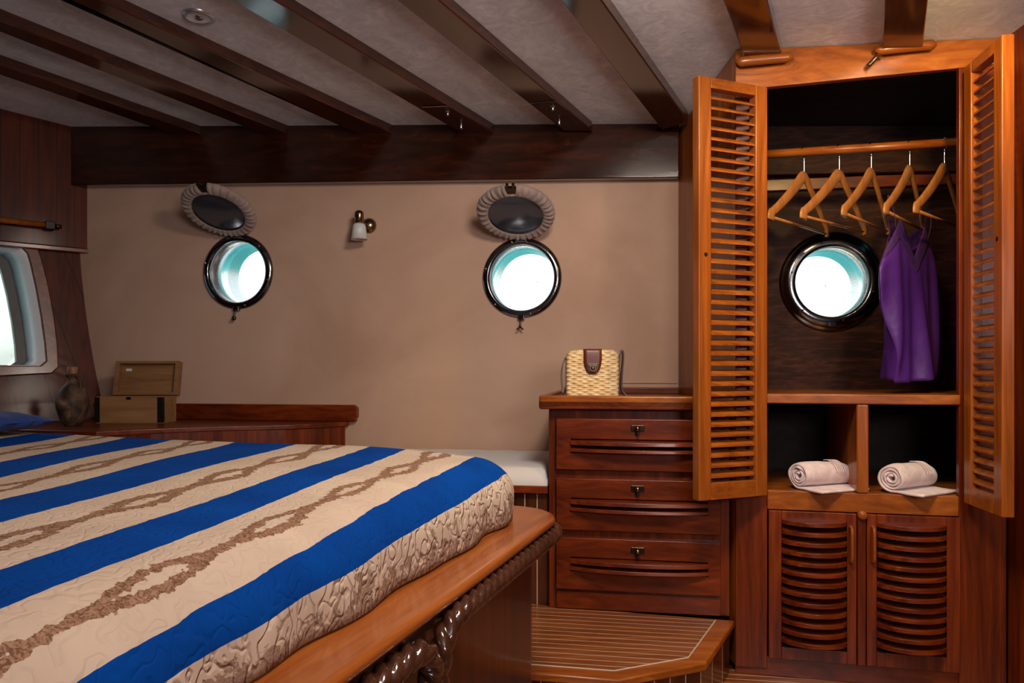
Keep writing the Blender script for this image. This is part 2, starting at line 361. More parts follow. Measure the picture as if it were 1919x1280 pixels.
bw = obj('wall_wardrobe_back', holed_wall(HULL, a_side, 1.85, -.02, 2.0, [(ports[2][0], ports[2][1], PR)]), M_back); tag(bw, kind='structure')
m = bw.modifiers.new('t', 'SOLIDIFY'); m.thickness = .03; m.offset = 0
# floor, ceiling, enclosing walls
bm = new(); prism(bm, [(-3.0, -1.4), (1.7, -1.4), (1.7, 3.4), (-3.0, 3.4)], -.05, 0); fl = obj('floor', bm, M_step); tag(fl, kind='structure')
bm = new(); hexa(bm, [V(x, y, ceil_z(x, y)+h) for x in (-3.0, 1.7) for y in (-1.4, 3.4) for h in (0, .05)])
ce = obj('ceiling', bm, M_suede); tag(ce, kind='structure')
bm = new(); prism(bm, [(-3, -1.4), (1.6, -1.4), (1.6, -1.35), (-3, -1.35)], 0, 2.1); o = obj('wall_back', bm, M_red_z); tag(o, kind='structure')
bm = new(); prism(bm, [(1.275, -1.35), (1.32, -1.35), (1.32, 1.93), (1.275, 1.92)], 0, 2.1); o = obj('wall_right', bm, M_red_z); tag(o, kind='structure')
# raked stern wall with its window
LW0 = V(-1.78, 3.08, 0); LE = V(.207, .18, 0).normalized(); LN = V(-.18, .207, 0).normalized()   # LE towards the hull, LN outboard
def rake(z):
    zr = max(z-ZC, -.22)
    return 0.0 if zr > .75 else .085*((.75-zr)/.71)**2
def LP(a, d, z): return LW0+LE*a+LN*d+V(rake(z), 0, z)
def lhit(px, py):
    r = V((px-CX)/F, 1, -(py-HY)/F); z = ZC+.2
    for _ in range(12):
        o = LW0+V(rake(z), 0, 0); t = (o.x*LN.x+o.y*LN.y)/(r.x*LN.x+r.y*LN.y); z = ZC+r.z*t
    p = r*t; return ((p-LW0-V(rake(z), 0, 0)).dot(LE), z)
wr = lhit(84, 684); wt = lhit(38, 461)
wa1b, wz0 = wr; wa1t, wz1 = wt; wa0 = wa1b-.62
def win_outline(grow=0.0, n=40):                # rounded four-sided opening, right edge bowed
    base = [(wa0, wz0), (wa1b-.012, wz0-.003)]+[lhit(*q) for q in ((85, 676), (82, 640), (75, 590), (66, 540), (56, 495), (49, 473), (42, 464), (32, 460))]+[(wa0+.05, wz1)]
    pts = []
    per = [V(a, z, 0) for a, z in base]; cyc = per+[per[0]]
    tot = sum((cyc[i+1]-cyc[i]).length for i in range(len(per)))
    for k in range(n):
        t = tot*k/n; i = 0
        while t > (cyc[i+1]-cyc[i]).length: t -= (cyc[i+1]-cyc[i]).length; i += 1
        pts.append(cyc[i].lerp(cyc[i+1], t/(cyc[i+1]-cyc[i]).length))
    c = V((wa0+wa1b)/2, (wz0+wz1)/2, 0)
    return [p+(p-c).normalized()*grow for p in pts]
bm = new(); A0, A1, Z0, Z1 = -1.6, .25, 0.0, 1.95
hole = win_outline(n=60); c = V((wa0+wa1b)/2, (wz0+wz1)/2, 0)
ha, hb = wa0-.15, wa1b+.15; hc, hd = wz0-.15, wz1+.12
inner = [bm.verts.new(LP(p.x, 0, p.y)) for p in hole]; outer = []
for p in hole:
    d = p-c; k = min((hb-c.x if d.x > 0 else c.x-ha)/max(abs(d.x), 1e-6), (hd-c.y if d.y > 0 else c.y-hc)/max(abs(d.y), 1e-6)); o2 = c+d*k
    outer.append((o2, bm.verts.new(LP(o2.x, 0, o2.y))))
n = len(hole)
for i in range(n):
    j = (i+1) % n; bm.faces.new((inner[i], outer[i][1], outer[j][1], inner[j]))
    pi, pj = outer[i][0], outer[j][0]
    if abs(pi.x-pj.x) > 1e-4 and abs(pi.y-pj.y) > 1e-4:
        cx_ = pi.x if abs(pi.x-ha) < 1e-4 or abs(pi.x-hb) < 1e-4 else pj.x
        cy_ = pi.y if abs(pi.y-hc) < 1e-4 or abs(pi.y-hd) < 1e-4 else pj.y
        bm.faces.new((outer[i][1], bm.verts.new(LP(cx_, 0, cy_)), outer[j][1]))
def lgrid(a0, a1, z0, z1, nz=10):
    for k in range(nz):
        za, zb = z0+(z1-z0)*k/nz, z0+(z1-z0)*(k+1)/nz
        bm.faces.new([bm.verts.new(LP(a, 0, z)) for a, z in ((a0, za), (a1, za), (a1, zb), (a0, zb))])
lgrid(A0, ha, Z0, Z1, 16); lgrid(hb, A1, Z0, Z1, 16); lgrid(ha, hb, Z0, hc); lgrid(ha, hb, hd, Z1)
lw = obj('wall_stern', bm, M_left); tag(lw, kind='structure'); mo = lw.modifiers.new('t', 'SOLIDIFY'); mo.thickness = .02; mo.offset = 0
bm = new(); p0 = LP(A0, 0, 1.9); prism(bm, [(p0.x, p0.y), (p0.x-.05, p0.y), (-3.0, -1.35), (-2.95, -1.35)], 0, 2.1); o = obj('wall_left', bm, M_left); tag(o, kind='structure')
# stern window: reveal, black frame, glass, wooden surround
M_white_m = plain('pale_polished_reveal', (.82, .86, .88), .3, .0)
w4 = thing('window_4', kind='structure', loc=LP((wa0+wa1b)/2, 0, wz0))
def ringstrip(pa, da, pb, db, closed=True):
    bm = new(); A = [bm.verts.new(LP(p.x, da, p.y)) for p in pa]; B = [bm.verts.new(LP(p.x, db, p.y)) for p in pb]
    for i in range(len(A)): j = (i+1) % len(A); bm.faces.new((A[i], A[j], B[j], B[i]))
    return bm
def ringsolid(pi, po, d0, d1):
    bm = new(); R = [[bm.verts.new(LP(p.x, d, p.y)) for p in pp] for pp, d in ((pi, d0), (po, d0), (po, d1), (pi, d1))]
    for k in range(4):
        A, B = R[k], R[(k+1) % 4]
        for i in range(len(A)): j = (i+1) % len(A); bm.faces.new((A[i], A[j], B[j], B[i]))
    return bm
H0 = win_outline(0, 60)
def shifted(da, dz):
    return [V(p.x-(da if p.x > wa0+.25 else da*(p.x-wa0)/.25), p.y-dz*max(0, (p.y-wz0)/(wz1-wz0)), 0) for p in H0]
obj('window_reveal', ringstrip(H0, -.012, shifted(.055, .03), .10), M_white_m, w4, solid=.006, smooth=True)
obj('window_frame', ringsolid(shifted(.085, .04), shifted(.052, .028), .085, .125), M_black, w4)
obj('window_lining', ringsolid(win_outline(-.002, 60), win_outline(.004, 60), -.014, .02), M_red_z, w4)
bm = new(); bm.faces.new([bm.verts.new(LP(p.x, .112, p.y)) for p in shifted(.07, .035)]); obj('window_pane', bm, M_glass, w4, solid=.004)
obj('window_surround', ringsolid(win_outline(.0, 60), win_outline(.045, 60), -.024, -.008), M_red_x, w4, bevel=.004)
# overhead planked panel above the window
zt = lhit(60, 459)[1]
bm = new(); hexa(bm, [LP(a, d, 0)+V(-rake(0), 0, z) for a in (-1.5, .03) for d in (-.045, .0) for z in (zt, 1.92)]); o = obj('trim_10', bm, M_leftv, bevel=.003); tag(o, kind='structure')
bm = new(); hexa(bm, [LP(a, d, 0)+V(-rake(0), 0, z) for a in (-1.5, .03) for d in (-.05, .0) for z in (zt-.018, zt)]); o = obj('trim_11', bm, M_red_x, bevel=.003); tag(o, kind='structure')
# ---- beams
def beam(idx, lo0, lo1, up0, up1, z=.032):      # pixel edges: lower edge p0->p1, upper edge p0->p1 (near -> hull)
    q = [ceil_hit(*lo0, z), ceil_hit(*lo1, z), ceil_hit(*up0, z), ceil_hit(*up1, z)]
    def ext(a, b, Y): return a+(b-a)*((Y-a.y)/(b.y-a.y))
    near = -.6
    e = [ext(q[0], q[1], near), q[1]+(q[1]-q[0]).normalized()*.03, ext(q[2], q[3], near), q[3]+(q[3]-q[2]).normalized()*.03]
    wid = (q[1]-q[3]).length; cen = (e[0]+e[2])/2; dd = (e[2]-e[0]); 
    if dd.length > .16 or dd.length < .05: dd = dd.normalized()*min(.16, max(.05, dd.length)); e[0] = cen-dd/2; e[2] = cen+dd/2
    for p in e: p.z = ceil_z(p.x, p.y)-z
    bm = new(); hexa(bm, [e[0], e[0]+V(0, 0, z+.01), e[1], e[1]+V(0, 0, z+.01), e[2], e[2]+V(0, 0, z+.01), e[3], e[3]+V(0, 0, z+.01)])
    o = obj('trim_%d' % idx, bm, M_beam, bevel=.005); tag(o, kind='structure'); return e
BE = []
for i, a in enumerate([((0, 139), (332, 254), (0, 120), (379, 252)), ((0, 60), (495, 252), (0, 37), (549, 254)),
        ((132, 0), (677, 254), (186, 0), (738, 251)), ((433, 0), (860, 247), (515, 0), (918, 244)),
        ((742, 0), (1050, 240), (823, 0), (1104, 240)), ((1050, 0), (1236, 238), (1128, 0), (1286, 222)),
        ((1354, 0), (1394, 108), (1439, 0), (1465, 103)), ((1656, 0), (1652, 86), (1740, 0), (1731, 79))]):
    BE.append(beam(i+1, *a))
# clamp beam along the hull below the ceiling
pl, pr = HULL.hit(128, 347, -.06), HULL.hit(1267, 332, -.06)
bm = new(); pts = []
for a in (pl[0]-.1, a_side):
    t = (a-pl[0])/(pr[0]-pl[0]); zb = pl[1]+(pr[1]-pl[1])*t
    for d in (-.06, -.0):
        p = HULL.P(a, d, 0)
        for z in (zb, ceil_z(p.x, p.y)+.005): pts.append(HULL.P(a, d, z))
hexa(bm, pts); o = obj('trim_9', bm, M_drk_x, bevel=.004); tag(o, kind='structure')
h_a = HULL.hit(1160, 719)[0]; h_z = HULL.hit(1200, 718, -.02)[1]
o = obj('trim_13', bx(HULL, h_a, a_side-.004, -.020, -.0155, h_z, h_z+.006), M_wall, bevel=.002); tag(o, kind='structure')
# same beam inside the wardrobe
bm = new(); pts = []
for a in (a_side+.03, 1.56):
    zb = ZC+.672-.02*(a-.6)
    for d in (-.06, -.0):
        p = HULL.P(a, d, 0)
        for z in (zb, ceil_z(p.x, p.y)+.005): pts.append(HULL.P(a, d, z))
hexa(bm, pts); o = obj('trim_12', bm, M_back, bevel=.004); tag(o, kind='structure')

# ================================================================== portholes
def porthole(name, a, z, lid=True, wide=0.0):
    w = thing(name, kind='structure', loc=HULL.P(a, 0, z-.15))
    M = HULL.M(a, 0, z) @ Matrix.Rotation(-math.pi/2, 4, 'X')          # local z -> outboard (n)
    bm = new(); lathe(bm, [(PR, -.016), (PR, .20)], M, 64); obj('sleeve', bm, M_tube, w, smooth=True, solid=.003)
    bm = new(); R0 = .148+wide
    lathe(bm, [(PR-.002, -.004), (PR-.001, -.026), (PR+.007, -.030), (R0-.004, -.024), (R0, -.018), (R0, -.015), (PR-.002, -.004)], M, 64); obj('rim', bm, M_dchrome, w, smooth=True)
    if wide:
        bm = new(); lathe(bm, [(R0-.002, -.022), (R0+.004, -.019), (R0+.013, -.017), (R0+.013, -.0155), (R0-.002, -.0155), (R0-.002, -.022)], M, 64); obj('flange', bm, M_dchrome, w, smooth=True)
    bm = new()
    for k in range(6):
        t = math.radians(15+60*k); lathe(bm, [(.0005, -.0325), (.0035, -.032), (.004, -.028)], M @ Matrix.Translation((.137*math.cos(t), .137*math.sin(t), 0)), 10)
    obj('rim_screws', bm, M_chrome, w, smooth=True)
    bm = new(); lathe(bm, [(.0001, .195), (PR-.002, .195), (PR-.002, .200), (.0001, .200)], M, 48); obj('glass', bm, M_glass, w)
    # latch hanging at the foot
    hb = HULL.P(a, -.03, z-.140)
    bm = new(); box(bm, HULL, a-.012, a+.012, -.034, -.018, z-.155, z-.138); obj('latch_lug', bm, M_dchrome, w, bevel=.002)
    if lid:
        bm = new(); base = HULL.P(a, -.032, z-.148)
        tube(bm, spline([base, base+V(-.001, -.006, -.015), base+V(-.004, -.008, -.034)], 5), .0032, 10)
        if name == 'window_1': lathe(bm, [(.0003, -.009), (.006, -.007), (.009, 0), (.006, .007), (.0003, .009)], Matrix.Translation(base+V(-.004, -.008, -.036)), 16)
        else:
            for sgn in (-1, 1): tube(bm, [base+V(-.004, -.008, -.032), base+V(-.004+sgn*.011, -.010, -.044)], .0035, 8)
        obj('latch_bolt', bm, M_bronze, w, smooth=True)
        # hinge and lid swung up into the cabin
        bm = new(); box(bm, HULL, a-.022, a+.022, -.038, -.018, z+.130, z+.150); obj('hinge', bm, M_dchrome, w, bevel=.003)
        hz = z+.150; hd = -.034; out = .235 if name == 'window_2' else .225; rise = .135; Ld = math.hypot(out, rise)
        e = HULL.e; up = (-HULL.n*out+V(0, 0, rise)).normalized(); nr = e.cross(up).normalized()   # nr faces down/room
        if nr.z > 0: nr = -nr
        C = HULL.P(a, hd, hz)+up*.132
        m4 = Matrix.Identity(4); m4.col[0][:3] = e; m4.col[1][:3] = up; m4.col[2][:3] = nr; m4.col[3][:3] = C
        L_ = thing('deadlight', loc=C-wloc(w)); L_.parent = w
        bm = new(); lathe(bm, [(.0001, -.006), (.100, -.006), (.108, .0), (.108, .010), (.102, .016), (.097, .012), (.0001, .012)], m4, 64); obj('lid_plate', bm, M_dchrome, L_, smooth=False, bevel=.001)
        bm = new(); lathe(bm, [(.0001, .0135), (.090, .0135), (.096, .0125)], m4, 64); obj('lid_glass', bm, M_lid, L_, smooth=True)
        bm = new(); rng = random.Random(3 if name == 'window_1' else 5); ph = [rng.uniform(-.5, .5) for _ in range(60)]
        def rf(r, h, t): return r
        n = 360; rings = []
        for j in range(9):
            u = j/8; ring = []
            for i in range(n):
                t = 2*math.pi*i/n; k = math.sin(34*t+1.6*math.sin(3*t)+ph[0])+.5*math.sin(57*t+ph[1]*6)
                r = .098+.040*math.sin(u*math.pi/2)*(1+.02*k) ; amp = .0035*math.sin(math.pi*min(1, u*1.1))*k
                hh = .018+.004*math.sin(math.pi*u)-.020*u**2.2+amp
                if abs(((t-math.pi/2+math.pi) % (2*math.pi))-math.pi) < .14: r = min(r, .104)
                ring.append(bm.verts.new(m4 @ V(r*math.cos(t), r*math.sin(t), hh)))
            rings.append(ring)
        for A, B in zip(rings, rings[1:]):
            for i in range(n): j2 = (i+1) % n; bm.faces.new((A[i], A[j2], B[j2], B[i]))
        obj('ruffled_cover', bm, M_ruffle, L_, smooth=True, solid=.0015)
        bm = new()
        def mb(x0, x1, y0, y1, z0, z1): hexa(bm, [m4 @ V(x, y, zz) for x in (x0, x1) for y in (y0, y1) for zz in (z0, z1)])
        mb(-.018, .018, .100, .130, -.002, .012); mb(-.015, -.006, .128, .146, .0, .012); mb(.006, .015, .128, .146, .0, .012)
        obj('lid_fork', bm, M_bronze, L_, bevel=.002)
    return w
porthole('window_1', *ports[0]); porthole('window_2', *ports[1]); porthole('window_3', *ports[2], lid=False, wide=.012)

# ================================================================== wardrobe
t = thing('wardrobe', 'built-in mahogany wardrobe with open louvred doors beside the chest of drawers', 'wardrobe', WARD.P(.98, .2, 0))
def wh(px, py, d=0): return WARD.hit(px, py, d)
aL = wh(1378, 600)[0]; aO0 = wh(1438, 600)[0]; aO1 = wh(1797, 600)[0]; aR = wh(1887, 600)[0]; aX = 1.62
zTopL, zTopR = wh(1380, 116)[1], wh(1800, 78)[1]
zo = ZC+.775; zsh = ZC-.072; zc0 = ZC-.334; zr0 = ZC-.386; zd0 = ZC-.793
TH = .022
def ctop(a): p = WARD.P(a, 0, 0); return ceil_z(p.x, p.y)-.002
bm = new(); hexa(bm, [WARD.P(a, d, z) for a in (aL, aR) for d in (0, TH) for z in (zo+(.010 if a > 1 else -.005), ctop(a))]); obj('top_rail', bm, M_org_x, t, bevel=.003)
obj('stile', bx(WARD, aL, aO0, 0, TH, .02, zo-.005), M_red_z, t, bevel=.003)
obj('stile', bx(WARD, aO1, aR, 0, TH, .02, zo+.008), M_red_z, t, bevel=.003)
# side panel to the hull
p0 = WARD.P(aL, .012, 0); p1 = HULL.P(a_side, -.016, 0)
def wall2(p, q, th, z0, z1a, z1b):
    d = (q-p).normalized(); n_ = V(d.y, -d.x, 0)*th; bm = new()
    hexa(bm, [p+V(0, 0, z0), p+V(0, 0, z1a), p+n_+V(0, 0, z0), p+n_+V(0, 0, z1a), q+V(0, 0, z0), q+V(0, 0, z1b), q+n_+V(0, 0, z0), q+n_+V(0, 0, z1b)]); return bm
obj('side_panel', wall2(p0, p1, .02, .02, ceil_z(p0.x, p0.y)-.003, ceil_z(p1.x, p1.y)-.003), M_org_z, t)
p0 = V(1.60, 1.80, 0); p1 = V(1.61, 2.49, 0)
obj('side_panel', wall2(p0, p1, -.02, .02, 1.60, 1.60), M_drk_z, t)
# shelves (hung boards reach the hull)
def shelf(z0, z1, d0=0.0):
    bm = new(); pa, pb = WARD.P(aO0-.03, d0, 0), WARD.P(aX-.06, d0, 0)
    qa = HULL.P(HULL.e.dot(pa-HULL.o)+.02, -.018, 0); qb = HULL.P(HULL.e.dot(pb-HULL.o)+.03, -.018, 0)
    prism(bm, [(p.x, p.y) for p in (pa, pb, qb, qa)], z0, z1); return bm
obj('hanging_shelf', shelf(zsh-.022, zsh, TH+.002), M_org_x, t)
obj('shelf_edge', bx(WARD, aO0-.004, aO1+.004, -.004, TH, zsh-.024, zsh+.003), M_org_x, t, bevel=.004)
obj('compartment_floor', shelf(zc0-.02, zc0-.001, TH+.002), M_org_x, t)
obj('middle_rail', bx(WARD, aO0, aO1, 0, TH, zr0, zc0), M_org_x, t, bevel=.002)
d0, d1 = wh(1605, 800)[0], wh(1628, 800)[0]
obj('divider', bx(WARD, d0, d1, -.003, .42, zc0, zsh-.024), M_org_z, t, bevel=.005)
obj('front_return', bx(WARD, aR+.002, aX, .03, .045, .02, 1.6), M_drk_z, t)
bm = new(); hexa(bm, [V(x, y, ceil_z(x, y)-.012+h) for x in (.63, 1.58) for y in (2.2066-.2244*x+.035, 2.78-.168*x-.07) for h in (0, .006)]); obj('top_shade_sheet', bm, M_void, t)  # near-black sheet painting the shade below the wardrobe ceiling
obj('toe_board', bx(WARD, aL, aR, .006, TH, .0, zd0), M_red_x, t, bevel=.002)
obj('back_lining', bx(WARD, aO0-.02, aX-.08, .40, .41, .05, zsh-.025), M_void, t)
# cleat and bracket inside
zc = HULL.hit(1600, 341, -.03)[1]
obj('cleat', bx(HULL, a_side+.03, 1.55, -.034, -.016, zc-.02, zc+.02), M_red_x, t, bevel=.003)
c0 = HULL.hit(1646, 180, -.1)[0]; c1 = HULL.hit(1716, 180, -.1)[0]
obj('knee_bracket', bx(HULL, c0, c1, -.12, -.058, HULL.hit(1680, 216, -.1)[1], ceil_z(1.2, 2.4)), M_drk_z, t, bevel=.004)
# lower pair of bowed louvre doors
def lower_door(x0, x1, sx0, sx1, y0, y1, hx, s_door):
    a0, a1 = wh(x0, 1100)[0], wh(x1, 1100)[0]; b0, b1 = wh(sx0, 1100)[0], wh(sx1, 1100)[0]
    xm = (sx0+sx1)/2; zt_, zb_ = wh(xm, y0)[1], wh(xm, y1)[1]
    D = thing('door', loc=WARD.P((a0+a1)/2, 0, zd0)-wloc(t)); D.parent = t
    bm = new(); z0, z1 = zd0+.002, zr0-.002
    for (A, B, Z, W_) in ((a0, b0, z0, z1), (b1, a1, z0, z1), (b0, b1, z0, zb_-.004), (b0, b1, zt_-.004, z1)): box(bm, WARD, A, B, -.008, .012, Z, W_)
    obj('door_frame', bm, M_red_z, D, bevel=.0015)
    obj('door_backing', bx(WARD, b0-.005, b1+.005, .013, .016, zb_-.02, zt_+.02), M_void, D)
    bm = new(); n = 13; pitch = (zt_-zb_)/(n-.3)
    for k in range(n):
        zk = zt_+.006-k*pitch-pitch*.12; seg = 16; ring = []
        for i in range(seg+1):
            u = i/seg; a = b0+(b1-b0)*u; bow = .040*(1-(2*u-1)**2)**.8+.002
            th_ = pitch*.42
            ring.append([bm.verts.new(WARD.P(a, d, z)) for d, z in ((.012, zk+.005), (-.008-bow, zk), (-.009-bow, zk-th_), (.012, zk-th_+.004))])
        for A, B in zip(ring, ring[1:]):
            for q in range(4): bm.faces.new((A[q], A[(q+1) % 4], B[(q+1) % 4], B[q]))
        bm.faces.new(ring[0]); bm.faces.new(ring[-1][::-1])
    obj('bowed_louvres', bm, M_red_x, D, bevel=.0012)
    ha_ = wh(hx, 1010)[0]; zt2, zb2 = wh(hx, 985)[1], wh(hx, 1052)[1]
    bm = new(); tube(bm, spline([WARD.P(ha_, -.006, zt2), WARD.P(ha_, -.026, zt2-.008), WARD.P(ha_, -.030, (zt2+zb2)/2), WARD.P(ha_, -.026, zb2+.008), WARD.P(ha_, -.006, zb2)], 6), .0042, 12)
    obj('handle', bm, M_org_z, D, smooth=True)
lower_door(1440, 1604, 1464, 1586, 976, 1212, 1593, 0)
lower_door(1623, 1798, 1642, 1772, 983, 1222, 1634, 1)
obj('mullion', bx(WARD, wh(1604, 1100)[0]+.002, wh(1623, 1100)[0]-.002, -.010, TH, zd0, zr0), M_red_z, t, bevel=.003)
bm = new(); mm_ = WARD.M(wh(1614, 1000)[0], -.008, zr0-.004) @ Matrix.Rotation(math.pi/2, 4, 'X'); lathe(bm, [(.012, 0), (.012, .010), (.009, .013), (.0002, .013)], mm_, 20); obj('turn_button', bm, M_org_x, t, smooth=True)
# louvred upper doors
def louvre_door(hinge, outer, z0, z1, slats_flip, zouter, lab):
    """hinge/outer: (x, y) floor points"""
    h = V(*hinge, 0); o_ = V(*outer, 0); e = (o_-h).normalized(); n_ = V(-e.y, e.x, 0); W_ = (o_-h).length
    if (n_.y < 0 and not zouter) or (zouter and n_.x < 0): n_ = -n_
    D = thing('louvred_door', loc=h+V(0, 0, z0)-wloc(t)); D.parent = t; D['label'] = lab
    th = .028; st = .040; rl = .045
    def b(bm, a0, a1, d0, d1, zz0, zz1): hexa(bm, [h+e*a+n_*d+V(0, 0, z) for a in (a0, a1) for d in (d0, d1) for z in (zz0, zz1)])
    bm = new(); b(bm, 0, st, 0, th, z0, z1); obj('door_stile', bm, M_org_z, D, bevel=.003); bm = new(); b(bm, W_-st, W_, 0, th, z0, z1); obj('door_stile', bm, M_org_z, D, bevel=.003)
    bm = new(); b(bm, st, W_-st, .001, th-.001, z0, z0+rl); obj('door_rail', bm, M_org_x, D, bevel=.002); bm = new(); b(bm, st, W_-st, .001, th-.001, z1-.028, z1); obj('door_rail', bm, M_org_x, D, bevel=.002)
    bm = new(); n = 38; zz0, zz1 = z0+rl+.006, z1-.034; p = (zz1-zz0)/n
    for k in range(n):
        zc_ = zz0+p*(k+.5); hh = p*.20; d = th/2-.005; f = slats_flip
        sec = [(-d, -f*hh-.0025), (-d, -f*hh+.0025), (d, f*hh+.0025), (d, f*hh-.0025)]
        A = [bm.verts.new(h+e*(st-.002)+n_*(th/2+x)+V(0, 0, zc_+z)) for x, z in sec]; B = [bm.verts.new(h+e*(W_-st+.002)+n_*(th/2+x)+V(0, 0, zc_+z)) for x, z in sec]
        for q in range(4): bm.faces.new((A[q], A[(q+1) % 4], B[(q+1) % 4], B[q]))
        bm.faces.new(A[::-1]); bm.faces.new(B)
    obj('louvre_slats', bm, M_org_x, D)
    bm = new(); zc_ = z0+(z1-z0)*.58
    for dz in ((0, .085) if W_ > .245 else (0,)):
        m4 = Matrix.Identity(4); m4.col[0][:3] = e; m4.col[2][:3] = -n_; m4.col[1][:3] = V(0, 0, 1); m4.col[3][:3] = h+e*(W_-st*.55)+V(0, 0, zc_-dz)
        lathe(bm, [(.0055, 0), (.0055, .0008), (.0002, .0008)], m4, 14)
    obj('catch_hole', bm, M_iron, D)
hp = WARD.P(aO0-.002, -.027, 0); louvre_door((hp.x, hp.y), (.4845, 1.937), ZC-.345, ZC+.762, 1, 0, 'left door with dull amber stiles')
hp = WARD.P(aO1+.002, -.027, 0); louvre_door((hp.x, hp.y), (1.131, 1.725), ZC-.345, ZC+.772, 1, 1, 'right door catching the yellow light')
# rod
rd0 = .24
ra = V(*WARD.P(aO0-.05, rd0, wh(1437, 289, rd0)[1])); rb = V(*WARD.P(aR-.02, rd0, wh(1797, 267, rd0)[1]+.002)); rb = ra+(rb-ra)*1.42
bm = new(); tube(bm, [ra, rb], .0125, 20); obj('hanging_rod', bm, M_org_x, t, smooth=True)
# wooden grips and catch on the top rail
def grip(x0, x1, y0, y1):
    a0, z0 = wh(x0, y0); a1, z1 = wh(x1, y1); zz = (z0+z1)/2
    bm = new(); path = [WARD.P(a0, -.012, z0), WARD.P(a0+.015, -.020, z0), WARD.P(a1-.015, -.020, z1), WARD.P(a1, -.012, z1)]
    sweep(bm, spline(path, 6), lambda k, t_, s: circ(.0135 if 0.05 < t_ < .95 else .008, 14, .012)); obj('beam_end_cap', bm, M_org_x, t, smooth=True)
grip(1384, 1478, 121, 112); grip(1642, 1744, 99, 89)
a, z = wh(1640, 112)
bm = new(); tube(bm, spline([WARD.P(a+.012, -.008, z+.006), WARD.P(a, -.022, z), WARD.P(a-.022, -.018, z-.022)], 6), .0065, 12); obj('turn_catch', bm, M_rope, t, smooth=True)

# ---- hangers
def make_hanger():
    r = thing('clothes_hanger', '', 'hanger')
    # local: x across, z up, origin at rod top centre
    bm = new()
    prof = [(-.205, -.168), (-.200, -.148), (-.165, -.125), (-.11, -.088), (-.055, -.048), (-.022, -.022), (0, -.014), (.022, -.022), (.055, -.048), (.11, -.088), (.165, -.125), (.200, -.148), (.205, -.168)]
    path = spline([V(x, .012*(abs(x)/.2)**2, z-.062) for x, z in [(x*.95, z) for x, z in prof]], 5)
    def sec(k, t_, s):
        q = abs(t_-.5)*2; h = .0195-.007*q+(.004 if q > .9 else 0); return [(h*math.cos(2*math.pi*i/12), .0065*(1-.15*q)*math.sin(2*math.pi*i/12)) for i in range(12)]
    sweep(bm, path, sec, V(0, 0, 1)); obj('shoulders', bm, M_hang, r, smooth=True)
    bm = new(); tube(bm, [V(-.182, .010, -.222), V(.182, .010, -.222)], .0042, 10); obj('trouser_bar', bm, M_hang, r, smooth=True)
    bm = new(); hk = [V(0, 0, -.07), V(0, 0, -.03)]+[V(-.016*math.sin(a)+.0, 0, .0-.016*math.cos(a)) for a in (math.radians(x) for x in (0, -45, -90, -135, -180, -225, -250))]
    tube(bm, spline([V(p.x, p.y, p.z) for p in hk], 4), .0016, 8); obj('hook', bm, M_chrome, r, smooth=True)
    return r
hx = [1507, 1573, 1633, 1705, 1770]
hlab = ['wooden hanger nearest the left door, darkest and half in shadow', 'empty wooden hanger second from the left on the rod', 'empty wooden hanger in the middle of the five on the rod',
        'wooden hanger carrying the purple dress', 'wooden hanger farthest right on the rod, beside the yellow-lit door']
hang_ang = [0, -4, 2, 3, -2]; hangers = []
proto = make_hanger()
for i, x in enumerate(hx):
    o = proto if i == 0 else copy_tree(proto)
    a, z = wh(x, 276, rd0); u = (a-(ra-WARD.o).dot(WARD.e))/((rb-ra).dot(WARD.e)); p = ra.lerp(rb, u)
    o.location = (p.x, p.y, p.z-.0005); o.rotation_euler = (0, 0, math.radians(45+hang_ang[i])); o['label'] = hlab[i]; o['group'] = 'wooden clothes hangers on the wardrobe rod'; hangers.append(o)
# ---- dress on the fourth hanger
HP = V(*hangers[3].location); th = math.radians(41); du = V(math.cos(th), math.sin(th), 0); dn = V(math.sin(th), -math.cos(th), 0)    # dn towards the room
def dz(py, Y=2.2): return ZC-(py-HY)/F*Y
top = dz(430); armz = dz(500); hem = zsh+.030
dr = thing('dress', 'purple satin slip dress with lace trim hanging from the fourth hanger', 'dress', HP+V(0, 0, hem-HP.z))
def dress_pt(thh, v, inset=1.0):
    c = math.cos(thh); s = math.sin(thh)
    wv = .205 if v > .20 else .150+.055*(v/.20)
    wv -= .070*max(0, v-.30)/.70
    a = wv*c*(1-.06*v)+.01*v; t_ = (.012+.035*v)*s
    t_ += .016*v*math.sin(a*42+1.0)+.009*v*math.sin(a*90+.5+v*2)
    front = s > 0
    neck = -.105*max(0, 1-abs(c)/.55) if front else -.045*max(0, 1-abs(c)/.62)
    arm = -.07*max(0, abs(c)-.62)/.38
    z1 = top+neck*.95+arm+.015
    z0 = hem+.018*(c+1)/2+ (.0 if front else .008)
    z = z1+(z0-z1)*v
    return HP+du*a+dn*(t_*inset)+V(0, 0, z-HP.z)
bm = new(); n = 120; rows = 40; R = []
for j in range(rows+1): R.append([bm.verts.new(dress_pt(2*math.pi*i/n, .10+.90*j/rows)) for i in range(n)])
for A, B in zip(R, R[1:]):
    for i in range(n): bm.faces.new((A[i], A[(i+1) % n], B[(i+1) % n], B[i]))
obj('satin_body', bm, M_purple, dr, smooth=True, solid=.0012)
bm = new(); R = []
for j in range(7): R.append([bm.verts.new(dress_pt(2*math.pi*i/n, .13*j/6, 1.02)) for i in range(n)])
for A, B in zip(R, R[1:]):
    for i in range(n): bm.faces.new((A[i], A[(i+1) % n], B[(i+1) % n], B[i]))
obj('lace_trim', bm, M_lace, dr, smooth=True, solid=.0012)
